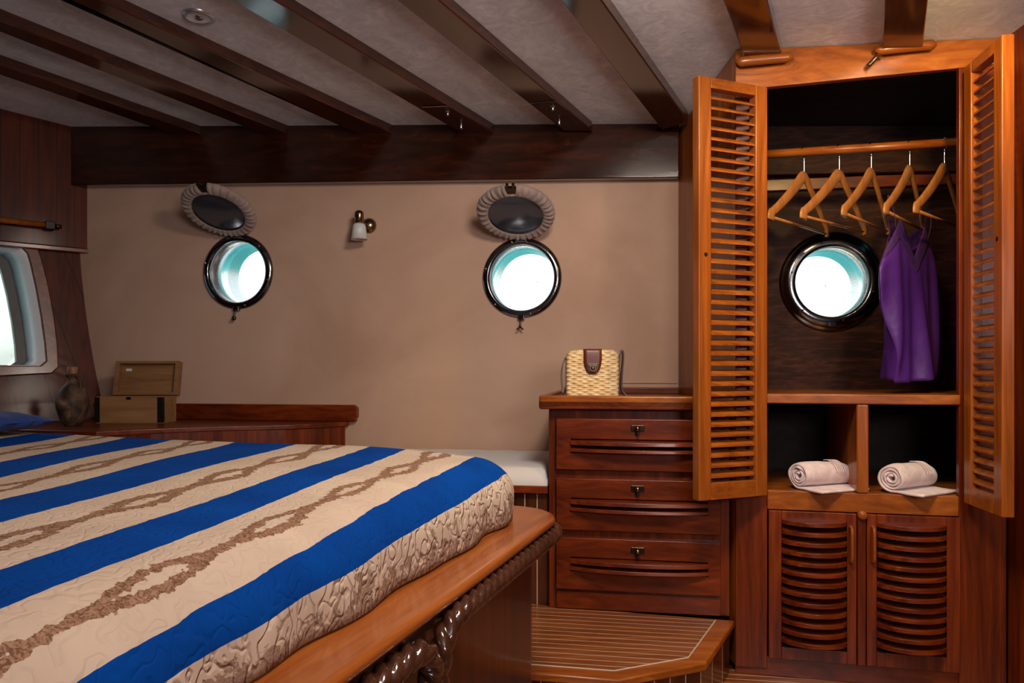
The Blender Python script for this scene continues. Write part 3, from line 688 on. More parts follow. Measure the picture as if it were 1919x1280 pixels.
for sg in (-1, 1):
    bm = new(); hpnt = HP+du*(sg*.150)+V(0, 0, -.168)
    for th0 in (math.pi/2-sg*.90*1.0, -(math.pi/2-sg*.90)):
        q = dress_pt(th0, 0.0); tube(bm, spline([q, q.lerp(hpnt, .5)+dn*(.006 if math.sin(th0) > 0 else -.006), hpnt], 4), .0013, 6)
    obj('shoulder_strap', bm, M_lace, dr, smooth=True)
bm = new(); q = dress_pt(-math.pi/2, 0.02)+dn*.004; hexa(bm, [q+du*a+dn*d+V(0, 0, z) for a in (-.016, .016) for d in (0, .0012) for z in (-.014, .004)]); obj('care_label', bm, M_white, dr)

# ---- towels
def towel(label, px, py, ang, Rr, Lr, seed):
    rng = random.Random(seed); base = V(*WARD.P(*((wh(px, py, .06)[0]), .075, 0))); z0 = zc0+.001
    ax = V(math.cos(ang), math.sin(ang), 0); sd = V(math.sin(ang), -math.cos(ang), 0)   # sd to the room
    t_ = thing('rolled_towel', label, 'towel', base+V(0, 0, z0)); t_['group'] = 'rolled towels in the wardrobe compartments'
    turns = 3.6; sec = []
    for i in range(121):
        u = i/120; thh = -math.pi/2-turns*2*math.pi*(1-u); r = .008+(Rr-.008)*u
        sec.append((r*math.cos(thh), r*math.sin(thh)*.93))
    tail = [( .02, -Rr*.93+.001), (.045, -Rr*.93-.001), (.07, -Rr*.93-.001), (.088, -Rr*.93)]
    sec += tail
    bm = new(); rows = 22; R = []
    zoff = z0+Rr*.93+.004
    for j in range(rows+1):
        v = j/rows; row = []
        for k, (x, z) in enumerate(sec):
            g_ = 1+.05*noise.noise(V(x*30+seed, z*30, v*4)); wob = .005*noise.noise(V(k*.15, seed, 7))
            bulge = 1-.10*(2*v-1)**4
            taper = 1-.12*v
            isT = k > 120
            X = x*(1 if isT else g_*bulge*taper); Z = z*(1 if isT else g_*bulge*taper)-(0 if isT else Rr*.93*(1-bulge*taper))
            row.append(bm.verts.new(base+ax*(Lr*(v-.5)+wob)+sd*X+V(0, 0, zoff+max(Z, -Rr*.93-.001))))
        R.append(row)
    for A, B in zip(R, R[1:]):
        for i in range(len(A)-1): bm.faces.new((A[i], A[i+1], B[i+1], B[i]))
    obj('terry_roll', bm, M_towel, t_, smooth=True, solid=.0062)
    bm = new()                                   # woven border bands in relief
    for v0 in (.62, .68, .72, .76, .80):
        P0 = []
        for k in range(15):
            ph_ = math.radians(10+k*7); rr = Rr*(1-.12*v0)+.0030; P0.append(base+ax*(Lr*(v0-.5))+sd*(rr*math.cos(ph_))+V(0, 0, zoff-Rr*.93*(.12*v0)+rr*.95*math.sin(ph_)))
        tube(bm, P0, .0011, 6)
    obj('woven_band', bm, M_towel, t_, smooth=True)
towel('white rolled towel in the left compartment, close against the divider', 1541, 885, math.radians(22), .040, .165, 1)
towel('white rolled towel in the right compartment with its end folded out', 1707, 888, math.radians(30), .041, .165, 2)

# ================================================================== chest of drawers
def dh(px, py, d=0): return DRES.hit(px, py, d)
zst = ZC-.70                                    # step top
b0, b1 = dh(1028, 900)[0], dh(1377, 900)[0]; f0, f1 = dh(1043, 900)[0], dh(1350, 900)[0]
t = thing('chest_of_drawers', 'mahogany chest of three drawers with a tray top holding the wicker bag', 'drawers', DRES.P((b0+b1)/2, .2, zst))
ztp = ZC-.0775; zbt = ZC-.118
DEP = .535
def skew(bm, a0, a1, d0, d1, z0, z1):
    k = lambda d: a1-.012-(.118/.535)*max(0, d)
    hexa(bm, [DRES.P(a, d, z) for a, d, z in ((a0, d0, z0), (a0, d0, z1), (a0, d1, z0), (a0, d1, z1), (k(d0), d0, z0), (k(d0), d0, z1), (k(d1), d1, z0), (k(d1), d1, z1))]); return bm
obj('carcass', skew(new(), b0, b1, .004, DEP, zst, zbt), M_red_z, t, bevel=.003)
a0 = dh(1010, 750, -.03)[0]
bm = skew(new(), a0, b1-.004, -.035, DEP, zbt, ztp-.012); obj('top_board', bm, M_red_x, t, bevel=.006)
bm = new(); box(bm, DRES, a0, b1-.004, -.035, -.018, zbt+.002, ztp); box(bm, DRES, a0, a0+.016, -.018, DEP, ztp-.02, ztp); obj('tray_lip', bm, M_org_x, t, bevel=.006)
obj('backsplash', bx(DRES, a0+.02, b1-.125, DEP-.012, DEP+.005, ztp-.012, ztp+.010), M_red_x, t, bevel=.003)
obj('base_board', bx(DRES, f0, f1, -.004, .006, zst+.002, zst+.052), M_red_x, t, bevel=.002)
for (y0, y1, ly, s0) in ((783, 878, 802, 820), (894, 990, 915, 930), (1004, 1100, 1031, 1040)):
    z1, z0 = dh(1043, y0)[1], dh(1043, y1)[1]; zs = dh(1067, s0)[1]
    D = thing('drawer', loc=DRES.P((f0+f1)/2, 0, z0)-wloc(t)); D.parent = t
    g0, g1 = dh(1068, 900)[0], dh(1328, 900)[0]
    bm = new(); zg1, zg0 = zs-.002, zs-.042
    for (A, B, Z, W_) in ((f0, g0+.004, z0, z1), (g1-.004, f1, z0, z1), (g0, g1, z0, zg0), (g0, g1, zg1, z1)): box(bm, DRES, A, B, -.014, .006, Z, W_)
    obj('drawer_front', bm, M_red_x, D, bevel=.0025)
    obj('grip_recess', bx(DRES, g0, g1, .0035, .0055, zg0-.002, zg1+.002), M_void, D)
    bm = new()
    for zk, thk in ((zs-.004, .015), (zs-.026, .013)):
        ring = []
        for i in range(21):
            u = i/20; a = g0+(g1-g0)*u; bow = .030*(1-(2*u-1)**2)**.8+.003
            ring.append([bm.verts.new(DRES.P(a, d, z)) for d, z in ((.005, zk+.001), (-.012-bow, zk-.003), (-.014-bow, zk-thk), (.005, zk-thk+.003))])
        for A, B in zip(ring, ring[1:]):
            for q in range(4): bm.faces.new((A[q], A[(q+1) % 4], B[(q+1) % 4], B[q]))
        bm.faces.new(ring[0]); bm.faces.new(ring[-1][::-1])
    obj('grip_slats', bm, M_red_x, D, bevel=.002)
    la, lz = dh(1195, ly, -.015)
    K = thing('latch', loc=DRES.P(la, -.015, lz)-wloc(D)); K.parent = D
    bm = new(); box(bm, DRES, la-.019, la+.019, -.0175, -.0135, lz-.009, lz+.009); obj('latch_plate', bm, M_bronze, K, bevel=.003)
    bm = new(); lathe(bm, [(.0005, 0), (.006, .001), (.008, .008), (.0085, .014), (.005, .019), (.0005, .020)], DRES.M(la, -.017, lz) @ Matrix.Rotation(math.pi/2, 4, 'X'), 18)
    obj('latch_knob', bm, M_brass, K, smooth=True)
    bm = new(); box(bm, DRES, la-.002, la+.004, -.030, -.016, lz-.020, lz-.004); obj('latch_hook', bm, M_iron, K, bevel=.001)
# dark end post between chest and wardrobe, sealant
zf = ZC-.845
# ================================================================== wicker bag
ba0, ba1 = dh(1060, 700, .03)[0], dh(1156, 700, .03)[0]; bz0 = ztp-.012; bz1 = dh(1110, 657, .05)[1]
FB = Frame((0, 0), .05); bc = DRES.P((ba0+ba1)/2, .07, 0); FB.o = V(bc.x, bc.y, 0)
bg_ = thing('handbag', 'square straw wicker handbag with brown leather flap on the chest of drawers', 'bag', (bc.x, bc.y, bz0))
hw = (ba1-ba0)/2; hd = .036
def rr_outline(wd, r, n=10):                   # rounded bag outline in (a, z), bottom left counter-clockwise
    H = bz1-bz0; pts = []
    for cx_, cz_, s0 in ((wd-r*.5, r*.5, -90), (wd-r, H-r, 0), (-wd+r, H-r, 90), (-wd+r*.5, r*.5, 180)):
        R_ = r*.5 if cz_ < H/2 else r
        for k in range(n+1):
            a = math.radians(s0+90*k/n); pts.append((cx_+R_*math.cos(a), cz_+R_*math.sin(a)))
    return pts
# front & back woven faces as displaced grids, sides likewise
def weave(u, z, nc=.0165, nr=.0064):           # height of the weave
    col = u/nc; row = z/nr; par = (math.floor(row) % 2)
    w_ = math.cos(math.pi*(col+par)); r_ = math.sin(math.pi*(row % 1)); return .0034*r_**.7*(.50+.50*w_)
bm = new(); H = bz1-bz0; nx, nz_ = 84, 26*5
def inside(a, z):
    r = .022; 
    if z > H-r and abs(a) > hw-r: return r-math.hypot(abs(a)-(hw-r), z-(H-r))
    return min(hw-abs(a), H-z+0.0, 1)
for sgn in (-1, 1):
    G = []
    for j in range(nz_+1):
        z = H*j/nz_; row = []
        lim = hw if z < H-.022 else hw-.022+math.sqrt(max(0, .022**2-(z-(H-.022))**2))
        for i in range(nx+1):
            u = (i/nx*2-1); a = u*lim; edge = max(0, 1-(lim-abs(a))/.006); et = max(0, 1-(H-z)/.006)
            dd = hd-.004*max(edge, et)**2+weave(a+.5, z)
            row.append(bm.verts.new(FB.P(a, sgn*dd, bz0+z)))
        G.append(row)
    for j in range(nz_):
        for i in range(nx): bm.faces.new((G[j][i], G[j][i+1], G[j+1][i+1], G[j+1][i]))
    if sgn == -1: GF = G
    else: GB = G
# side and top skin
def edge_loop(G): return [G[j][0] for j in range(nz_+1)]+[G[nz_][i] for i in range(1, nx)]+[G[j][nx] for j in range(nz_, -1, -1)]
ea, eb = edge_loop(GF), edge_loop(GB); K_ = 14; prev = ea
for k in range(1, K_+1):
    cur = eb if k == K_ else []
    if k < K_:
        for m_, (p, q) in enumerate(zip(ea, eb)):
            t_ = k/K_; c_ = p.co.lerp(q.co, t_); outv = (c_-FB.P(0, 0, bz0+H*.45)); outv -= FB.n*outv.dot(FB.n); outv.normalize()
            cur.append(bm.verts.new(c_+outv*(.0015+weave(t_*.072, m_*H/nz_))))
    for i in range(len(prev)-1): bm.faces.new((prev[i], prev[i+1], cur[i+1], cur[i]))
    prev = cur
obj('wicker_body', bm, M_wick, bg_, smooth=True)
# flap
bm = new(); fw_ = .0265; secs = []
fpath = [(.030, H+.002), (.0, H+.0045), (-.034, H+.0035), (-.0415, H-.006), (-.0425, H-.036), (-.0425, H-.068)]
pts3 = spline([V(0, d, z) for d, z in fpath], 5); L3 = len(pts3); rows_ = []
for k, p in enumerate(pts3):
    q = k/(L3-1); wd = fw_ if q < .72 else fw_*math.sqrt(max(.02, 1-((q-.72)/.30)**2))
    rows_.append([bm.verts.new(FB.P(a*wd, p.y, bz0+p.z)) for a in (-1, -.6, -.2, .2, .6, 1)])
for A, B in zip(rows_, rows_[1:]):
    for i in range(5): bm.faces.new((A[i], A[i+1], B[i+1], B[i]))
obj('leather_flap', bm, M_leather, bg_, smooth=True, solid=.0028)
bm = new(); zc_ = bz0+H-.048
poly_extrude(bm, [FB.P(a, -.0485, zc_+z) for a, z in ((-.015, .011), (.015, .011), (.015, .004), (.010, .000), (.010, -.008), (.005, -.014), (-.005, -.014), (-.010, -.008), (-.010, .000), (-.015, .004))], FB.n*.005)
obj('clasp_plate', bm, M_bronze, bg_, bevel=.001)
bm = new(); lathe(bm, [(.0003, .006), (.004, .005), (.006, .002), (.0065, 0)], FB.M(0, -.0485, zc_-.004) @ Matrix.Rotation(math.pi/2, 4, 'X'), 16); obj('clasp_lock', bm, M_brass, bg_, smooth=True)
bm = new()
def strap(pts): sweep(bm, spline([FB.P(a, d, bz0+z) for a, d, z in pts], 8), lambda k, t_, s: [(.0026, .0045), (-.0026, .0045), (-.0026, -.0045), (.0026, -.0045)], V(1, 0, 0))
strap([(-hw-.004, 0, H-.020), (-hw-.013, -.004, H-.045), (-hw-.016, -.006, H*.45), (-hw-.012, -.010, .020), (-hw-.004, -.016, .0045), (-hw+.01, .05, .0025)])
obj('shoulder_strap', bm, M_dleather, bg_, bevel=.0005)
bm = new(); strap([(hw-.002, .0, H-.012), (hw+.004, 0, H-.018), (hw+.006, 0, H*.5), (hw+.005, 0, .02), (hw+.004, -.004, H*.45), (hw+.010, -.004, H-.004), (hw+.017, -.004, H-.012), (hw+.012, -.006, H*.4), (hw+.014, -.008, .024), (hw+.032, -.010, .003), (hw+.045, -.008, .0035)])
obj('shoulder_strap', bm, M_dleather, bg_, bevel=.0005)

# ================================================================== step platform
def oz(px, py, z=zst): p = onz(px, py, z); return (p.x, p.y)
pBL = DRES.P(dh(1018, 1135)[0]-.10, .03, 0)
pR1 = oz(1377, 1161); pR2 = oz(1322, 1242); pF1 = oz(1160, 1272); pF0 = (pBL.x-.03, oz(1017, 1264)[1]+.03)
t = thing('step_platform', 'low caulked teak step in front of the chest of drawers', 'step', (.30, 1.95, 0))
poly = [(pBL.x, pBL.y), (pF0[0], pF0[1]), pF1, pR2, pR1]
def inset(P, d):
    out = []; n = len(P)
    for i in range(n):
        p, a, b = V(*P[i], 0), V(*P[i-1], 0), V(*P[(i+1) % n], 0)
        e1, e2 = (p-a).normalized(), (b-p).normalized(); n1, n2 = V(-e1.y, e1.x, 0), V(-e2.y, e2.x, 0)
        k = (n1+n2).normalized(); out.append(p+k*(d/max(.3, k.dot(n1))))
    return [(p.x, p.y) for p in out]
sb = inset(poly, .012); sp_ = [poly[0]]+inset(poly, .042)[1:4]+[poly[4]]
bm = new(); prism(bm, sb, 0, zst-.022); obj('riser', bm, M_stepf, t)
bm = new(); prism(bm, poly, zst-.022, zst-.001); obj('edge_board', bm, M_org_x, t, bevel=.006)
ip = inset(poly, .045); c_ = [(poly[0][0], poly[0][1]), ip[1], ip[2], ip[3], (poly[4][0]-.055, poly[4][1]-.004)]
bm = new(); prism(bm, c_, zst-.004, zst); obj('caulked_deck', bm, M_step, t)
bm = new()
for A, B in zip(c_[1:], c_[2:]): tube(bm, [V(*A, zst-.0008), V(*B, zst-.0008)], .0018, 6)
obj('caulk_line', bm, M_putty, t)
p = V(pR1[0]+.012, pR1[1]+.008, 0); bm = new(); hexa(bm, [p+V(x, y, z) for x in (-.006, .006) for y in (-.004, .004) for z in (0, zst)]); obj('corner_sealant', bm, M_putty, t, bevel=.002)

# ================================================================== spare berth between bed and chest
bA0, bA1 = -.60, dh(1027, 870)[0]; zb = ZC-.293
t = thing('side_berth', 'narrow berth with white sheet against the fabric wall, beside the chest', 'berth', DRES.P(-.4, .3, 0))
obj('berth_base', bx(DRES, bA0, bA1, .03, .55, .0, zb-.060), M_stepf, t)
obj('berth_rail', bx(DRES, bA0, bA1-.002, .012, .03, zb-.078, zb-.054), M_red_x, t, bevel=.004)
bm = new(); A_, B_ = bA0+.005, bA1-.004; nx_, ny_ = 60, 24
def mat_z(u, v):                                # crowned top
    e = min(v*.52, (1-v)*.52, u*(B_-A_), (1-u)*(B_-A_)); r = .03; return zb-(0 if e > r else r-math.sqrt(max(0, r*r-(r-e)**2)))-.006*(2*v-1)**2
G = [[bm.verts.new(DRES.P(A_+(B_-A_)*i/nx_, .015+.52*(j/ny_), mat_z(i/nx_, j/ny_)+.002*noise.noise(V(i*.2, j*.3, 0)))) for i in range(nx_+1)] for j in range(ny_+1)]
for j in range(ny_):
    for i in range(nx_): bm.faces.new((G[j][i], G[j][i+1], G[j+1][i+1], G[j+1][i]))
Gb = [[bm.verts.new(V(v.co.x, v.co.y, zb-.054)) for v in row] for row in (G[0], G[-1])]
for top_, bot in ((G[0], Gb[0]), (G[-1], Gb[1])):
    for i in range(nx_): bm.faces.new((top_[i], top_[i+1], bot[i+1], bot[i]))
bm.faces.new([G[j][0] for j in range(ny_+1)]+[Gb[1][0], Gb[0][0]]); bm.faces.new([G[j][nx_] for j in range(ny_+1)]+[Gb[1][nx_], Gb[0][nx_]])
obj('sheeted_mattress', bm, M_sheet, t, smooth=True)

# ================================================================== corner shelf cabinet on the left
zs = ZC-.202
def hs(px, py, z=zs): p = onz(px, py, z); return V(p.x, p.y, 0)
wl, wr_ = HULL.P(-2.02, -.018, 0), HULL.hit(656, 785)[0]
WR = HULL.P(wr_, -.018, 0)
front = [hs(655, 789.0), hs(640, 790), hs(600, 793), hs(540, 795.5), hs(400, 798.5), hs(280, 803), hs(180, 808)]
front = [p for p in front]
poly = [(WR.x, WR.y)]+[(p.x, p.y) for p in front]+[(-1.85, 2.52), (-1.95, 2.72), (-1.67, 2.97)]
t = thing('corner_cabinet', 'low curved mahogany cabinet under the left porthole, holding box and jug', 'cabinet', (-1.3, 2.8, 0))
bm = new(); prism(bm, poly, zs-.018, zs); obj('cabinet_top', bm, M_red_x, t, bevel=.004)
sh = [V(x, y, 0) for x, y in poly]; cc = sum(sh, V(0, 0, 0))/len(sh)
bm = new(); prism(bm, [(p.x+(cc.x-p.x)*.03, p.y+(cc.y-p.y)*.03) for p in sh], 0, zs-.018); obj('cabinet_body', bm, M_red_z, t)
h0, h1 = HULL.hit(322, 770, -.03)[0], HULL.hit(671, 770, -.03)[0]; zt1 = HULL.hit(500, 757, -.03)[1]
def bsp():
    bm = new(); pts = [(h0-.38, zs), (h1-.006, zs), (h1-.006, zs+.012), (h1, zs+.016), (h1, zt1-.010), (h1-.012, zt1), (h0-.38, zt1)]
    poly_extrude(bm, [HULL.P(a, -.042, z) for a, z in pts], HULL.n*.024); return bm
obj('backsplash', bsp(), M_red_x, t, bevel=.004)
bm = new(); q = front[1]; box(bm, Frame((0, 0), 0), 0, 0.001, 0, .001, 0, .001); bm.free()
# ---- wooden box
bY = .202*F/(793-HY); bl = at(180, 793, bY); br = at(304, 791, bY)
FX = Frame((bl.x, bl.y), .02); Wb = (br-bl).length; bz = zs; Hb = .098; Db = .115
t = thing('wooden_box', 'open pale wooden box with black corner irons on the corner cabinet', 'box', (bl.x+Wb/2, bl.y+.05, bz))
bm = new()
for a in ((0, Wb, 0, .008, 0, Hb), (0, Wb, Db-.008, Db, 0, Hb), (0, .008, .008, Db-.008, 0, Hb), (Wb-.008, Wb, .008, Db-.008, 0, Hb), (.008, Wb-.008, .008, Db-.008, 0, .008)): box(bm, FX, a[0], a[1], a[2], a[3], bz+a[4], bz+a[5])
obj('box_body', bm, M_pine, t, bevel=.001)
LB = thing('lid', loc=FX.P(Wb/2, Db, bz+Hb)-wloc(t)); LB.parent = t
tl = math.radians(80); lu = FX.n*math.cos(tl)+V(0, 0, math.sin(tl)); ln = FX.n*math.sin(tl)-V(0, 0, math.cos(tl)); HO = FX.P(0, Db+.002, bz+Hb+.002)
def lb(bm, a0, a1, u0, u1, d0, d1): hexa(bm, [HO+FX.e*a+lu*u+ln*d for a in (a0, a1) for u in (u0, u1) for d in (d0, d1)])
HL = .132
bm = new(); lb(bm, -.002, Wb+.002, 0, HL, .018, .026); obj('lid_board', bm, M_pine, LB)
bm = new(); lb(bm, -.002, .014, 0, HL, -.006, .018); lb(bm, Wb-.012, Wb+.002, 0, HL, -.006, .018); lb(bm, .014, Wb-.012, 0, .010, -.006, .018); lb(bm, .014, Wb-.012, HL-.010, HL, -.006, .018); obj('lid_rim', bm, M_pine, LB, bevel=.001)
bm = new(); lb(bm, .03, .052, HL-.036, HL-.026, .0165, .0182); obj('paper_sticker', bm, M_white, LB)
for k in (0, 1):
    bm = new(); x = (-.0035, .014) if k == 0 else (Wb-.014, Wb+.0035)
    box(bm, FX, x[0], x[1], -.003, .001, bz+.004, bz+Hb-.002); xs = (-.0035, .0005) if k == 0 else (Wb-.0005, Wb+.0035); box(bm, FX, xs[0], xs[1], -.002, .016, bz+.004, bz+Hb-.002)
    for z in (.014, Hb-.016): box(bm, FX, (x[0]+x[1])/2-.002, (x[0]+x[1])/2+.002, -.0045, -.002, bz+z-.002, bz+z+.002)
    obj('corner_iron', bm, M_iron, t)
bm = new(); box(bm, FX, Wb/2-.008, Wb/2+.008, -.003, .001, bz+Hb-.010, bz+Hb-.001); obj('box_catch', bm, M_iron, t)
# ---- jug
jb = onz(136, 797, zs); jM = Matrix.Translation((jb.x, jb.y, zs))
t = thing('pottery_jug', 'mottled brown pottery jug with a cork, left of the wooden box', 'jug', (jb.x, jb.y, zs))
sc = .00193
prof = [(12, 0), (14, 2), (20, 12), (26, 28), (28, 42), (26, 55), (19, 68), (11, 77), (8.5, 83), (9, 88), (12.5, 92), (13, 94), (9, 95), (7, 90)]
bm = new(); P_ = [(.0005, 0)]+[(r*sc, h*sc) for r, h in prof]; lathe(bm, P_, jM, 40, 0, lambda r, h, a: r*(1+.02*math.sin(2*a+h*60)+.012*math.sin(h*700))); obj('jug_body', bm, M_pot, t, smooth=True)
bm = new(); tube(bm, spline([V(jb.x+.010, jb.y-.006, zs+90*sc), V(jb.x+.030, jb.y-.01, zs+86*sc), V(jb.x+.034, jb.y-.01, zs+72*sc), V(jb.x+.030, jb.y-.01, zs+64*sc)], 6), .004, 10); obj('jug_handle', bm, M_pot, t, smooth=True)
bm = new(); lathe(bm, [(.0003, 86*sc), (.013, 86*sc), (.016, 96*sc), (.017, 106*sc), (.014, 108*sc), (.0003, 108*sc)], jM, 16); obj('cork', bm, M_pine, t, smooth=True)

# ================================================================== wall lamp
la, lz = HULL.hit(694, 424); t = thing('wall_lamp', 'small brass wall lamp with white glass shade between the two portholes', 'lamp', HULL.P(la, -.02, lz))
bm = new(); lathe(bm, [(.0003, .022), (.010, .021), (.024, .012), (.029, .003), (.030, 0)], HULL.M(la, -.0155, lz) @ Matrix.Rotation(math.pi/2, 4, 'X'), 36); obj('wall_plate', bm, M_brass, t, smooth=True)
tip = HULL.P(la-.012, -.085, lz)
bm = new(); tube(bm, [HULL.P(la, -.03, lz), tip+V(0, 0, .0)], .006, 12); obj('lamp_arm', bm, M_brass, t, smooth=True)
bm = new(); lathe(bm, [(.0003, .045), (.008, .044), (.016, .038), (.0172, .030), (.0172, -.010), (.0003, -.010)], Matrix.Translation(tip), 24); obj('lamp_socket', bm, M_brass, t, smooth=True, bevel=0)
bm = new(); lathe(bm, [(.012, -.004), (.019, -.006), (.0235, -.012), (.031, -.064), (.029, -.064), (.021, -.012), (.012, -.008)], Matrix.Translation(tip), 36); obj('lamp_shade', bm, M_shade, t, smooth=True)
# ================================================================== ceiling downlight and beam-end bolts and glint strips
p = ceil_hit(373, 30); t = thing('downlight', 'round chrome downlight recessed in the ceiling panel', 'light', (p.x, p.y, ceil_z(p.x, p.y)))
cM = Matrix.Translation((p.x, p.y, ceil_z(p.x, p.y))) @ Matrix.Rotation(math.pi, 4, 'X')
bm = new(); lathe(bm, [(.030, -.002), (.031, .005), (.038, .006), (.042, .003), (.043, -.002)], cM, 40); obj('bezel', bm, plain('satin_chrome', (.62, .62, .66), .3, .8), t, smooth=True)
bm = new(); lathe(bm, [(.0003, .003), (.026, .003), (.031, .0045)], cM, 40); obj('lens', bm, M_white, t, smooth=True)
bm = new(); lathe(bm, [(.0003, .006), (.010, .006), (.012, .002)], cM, 16); obj('bulb', bm, M_chrome, t, smooth=True)
for (q, lab, grp) in (((839, 208), 'steel bolt on the left fitted beam, farther from the wall', 0), ((864, 233), 'steel bolt on the left fitted beam, next to the wall', 0), ((1036, 198), 'steel bolt on the right fitted beam, farther from the wall', 1), ((1048, 225), 'steel bolt on the right fitted beam, next to the wall', 1)):
    p = ceil_hit(*q, .034); zz = ceil_z(p.x, p.y)-.033
    bm = new(); lathe(bm, [(.009, .001), (.009, -.004), (.006, -.005), (.006, -.016), (.0045, -.018), (.0003, -.018)], Matrix.Translation((p.x, p.y, zz)), 16)
    o = obj('bolt', bm, M_chrome, smooth=False, bevel=.0006); tag(o, lab, 'bolt', 'steel bolts under the beam ends')
for (x0, x1, y0, y1, i, lab) in ((791, 838, 199, 197, 3, 'thin bright strip for the glint across the left fitted beam'), (995, 1043, 192, 188, 4, 'thin bright strip for the glint across the right fitted beam')):  # chrome strips standing in for light reflected at the beam gaps
    A, B = ceil_hit(x0, y0, .033), ceil_hit(x1, y1, .033); A.z = ceil_z(A.x, A.y)-.0345; B.z = ceil_z(B.x, B.y)-.0345
    bm = new(); tube(bm, [A, B], .0022, 8); o = obj('gap_glint_strip', bm, M_chrome); tag(o, lab, 'strip')
# ---- curtain rod on the overhead panel
A, B = LP(-1.0, -.075, 0)+V(-rake(0), 0, lhit(0, 422)[1]-.0), None
z = lhit(60, 424)[1]
q0 = LP(-1.2, -.075, 0); q1 = LP(lhit(92, 424)[0]-.01, -.075, 0); q0 = V(q0.x-rake(0), q0.y, z); q1 = V(q1.x-rake(0), q1.y, z)
t = thing('curtain_rod', 'slim wooden rod in a dark bracket above the stern window', 'rod', q1)
bm = new(); tube(bm, [q0, q1], .011, 16); obj('rod', bm, M_org_x, t, smooth=True)
bm = new(); d_ = (q1-q0).normalized()
hexa(bm, [q1+d_*a+LN*d+V(0, 0, zz) for a in (-.012, .022) for d in (-.014, .030) for zz in (-.016, .016)]); obj('bracket', bm, M_iron, t, bevel=.003)
bm = new(); tube(bm, [q1+d_*.02, q1+d_*.045], .008, 14); obj('end_cap', bm, M_bronze, t, smooth=True)

# ================================================================== bed
BL = V(.3151, .9491, 0); BC = V(.9491, -.3151, 0)
def BP(l, c, z): return BL*l+BC*c+V(0, 0, z)
zr = ZC-.32; cO = -.4165; cI = -.53; lE = 1.665; LN0 = -.15; CL = -2.05
def outline(off, lmin=LN0, R=.13, cl=CL):        # plan outline of the base: right side, rounded far corner, far side
    c1 = cO-off; l1 = lE-off; r = max(R-off, .02); pts = [(lmin, c1)]
    for k in range(13):
        a = math.radians(90*k/12); pts.append((l1-r+r*math.sin(a), c1-r+r*math.cos(a)))
    pts.append((l1, cl)); return pts
bed = thing('bed', 'double bed on a mahogany base with carved rope edging', 'bed', BP(.9, -1.1, 0))
RT = .020
def band(off0, off1, z0, z1):                    # solid strip following the outline
    bm = new(); A, B = outline(off0), outline(off1)
    Q = [[bm.verts.new(BP(l, c, z)) for (l, c), z in ((a, z0), (b, z0), (b, z1), (a, z1))] for a, b in zip(A, B)]
    for q, r in zip(Q, Q[1:]):
        for i in range(4): bm.faces.new((q[i], q[(i+1) % 4], r[(i+1) % 4], r[i]))
    bm.faces.new(Q[0]); bm.faces.new(Q[-1][::-1]); return bm
obj('top_rail', band(0, .16, zr-RT, zr), M_rail, bed, bevel=.011, seg=4)
bm = new(); prism(bm, [(BP(l, c, 0).x, BP(l, c, 0).y) for l, c in outline(.052)+[(LN0, CL)]], 0, zr-RT); obj('side_panelling', bm, M_bedpan, bed)
obj('upper_moulding', band(.022, .06, zr-.060, zr-RT), M_rope, bed, bevel=.004)
# rope carving
def rope(path, R, pitch):
    bm = new(); path = spline(path, 10)
    # resample evenly
    out = [path[0]]; step = .0022; acc = 0
    for a, b in zip(path, path[1:]):
        L_ = (b-a).length; d = 0
        while acc+L_-d >= step: d += step-acc; acc = 0; out.append(a.lerp(b, d/L_))
        acc += L_-d
    def sec(k, t_, s):
        tw = 2*math.pi*s/pitch; res = []
        for i in range(30):
            a = 2*math.pi*i/30; q = abs(math.cos(1.5*(a+tw))); res.append((R*(.60+.44*q**.7)*math.cos(a), R*(.60+.44*q**.7)*math.sin(a)))
        return res
    sweep(bm, out, sec); return bm
cr = cO-.003; zrp = zr-.036
pa = []
for l, c in outline(.008)[::-1][1:]: pa.append(BP(l, c, zrp))
pa = pa[1:-1] if False else pa
lk = 1.09
P1 = [BP(lE-.003, -1.2, zrp), BP(lE-.003, -.8, zrp)]+[BP(l, c, zrp) for l, c in outline(.003)[::-1][1:-1]][::3]+[BP(1.42, cr, zrp), BP(1.25, cr, zrp), BP(1.10, cr, zrp), BP(1.02, cr, zrp-.001), BP(.975, cr+.001, zrp-.008), BP(.945, cr+.003, zrp-.030), BP(.935, cr+.002, zrp-.065), BP(.93, cr-.004, zrp-.13)]
obj('rope_carving', rope(P1, .0172, .092), M_rope, bed, smooth=True)
P2 = [BP(.20, cr, zrp-.008), BP(.60, cr, zrp-.008), BP(.78, cr, zrp-.009), BP(.84, cr+.002, zrp-.007), BP(.88, cr+.004, zrp-.012), BP(.905, cr+.005, zrp-.035), BP(.90, cr+.006, zrp-.07), BP(.88, cr+.002, zrp-.12)]
obj('rope_carving', rope(P2, .0175, .092), M_rope, bed, smooth=True)
P3 = [BP(.60, cr+.004, zrp-.075), BP(.72, cr+.010, zrp-.060), BP(.80, cr+.014, zrp-.052), BP(.845, cr+.016, zrp-.058), BP(.865, cr+.014, zrp-.085), BP(.86, cr+.010, zrp-.13)]
obj('rope_knot', rope(P3, .0165, .092), M_rope, bed, smooth=True)
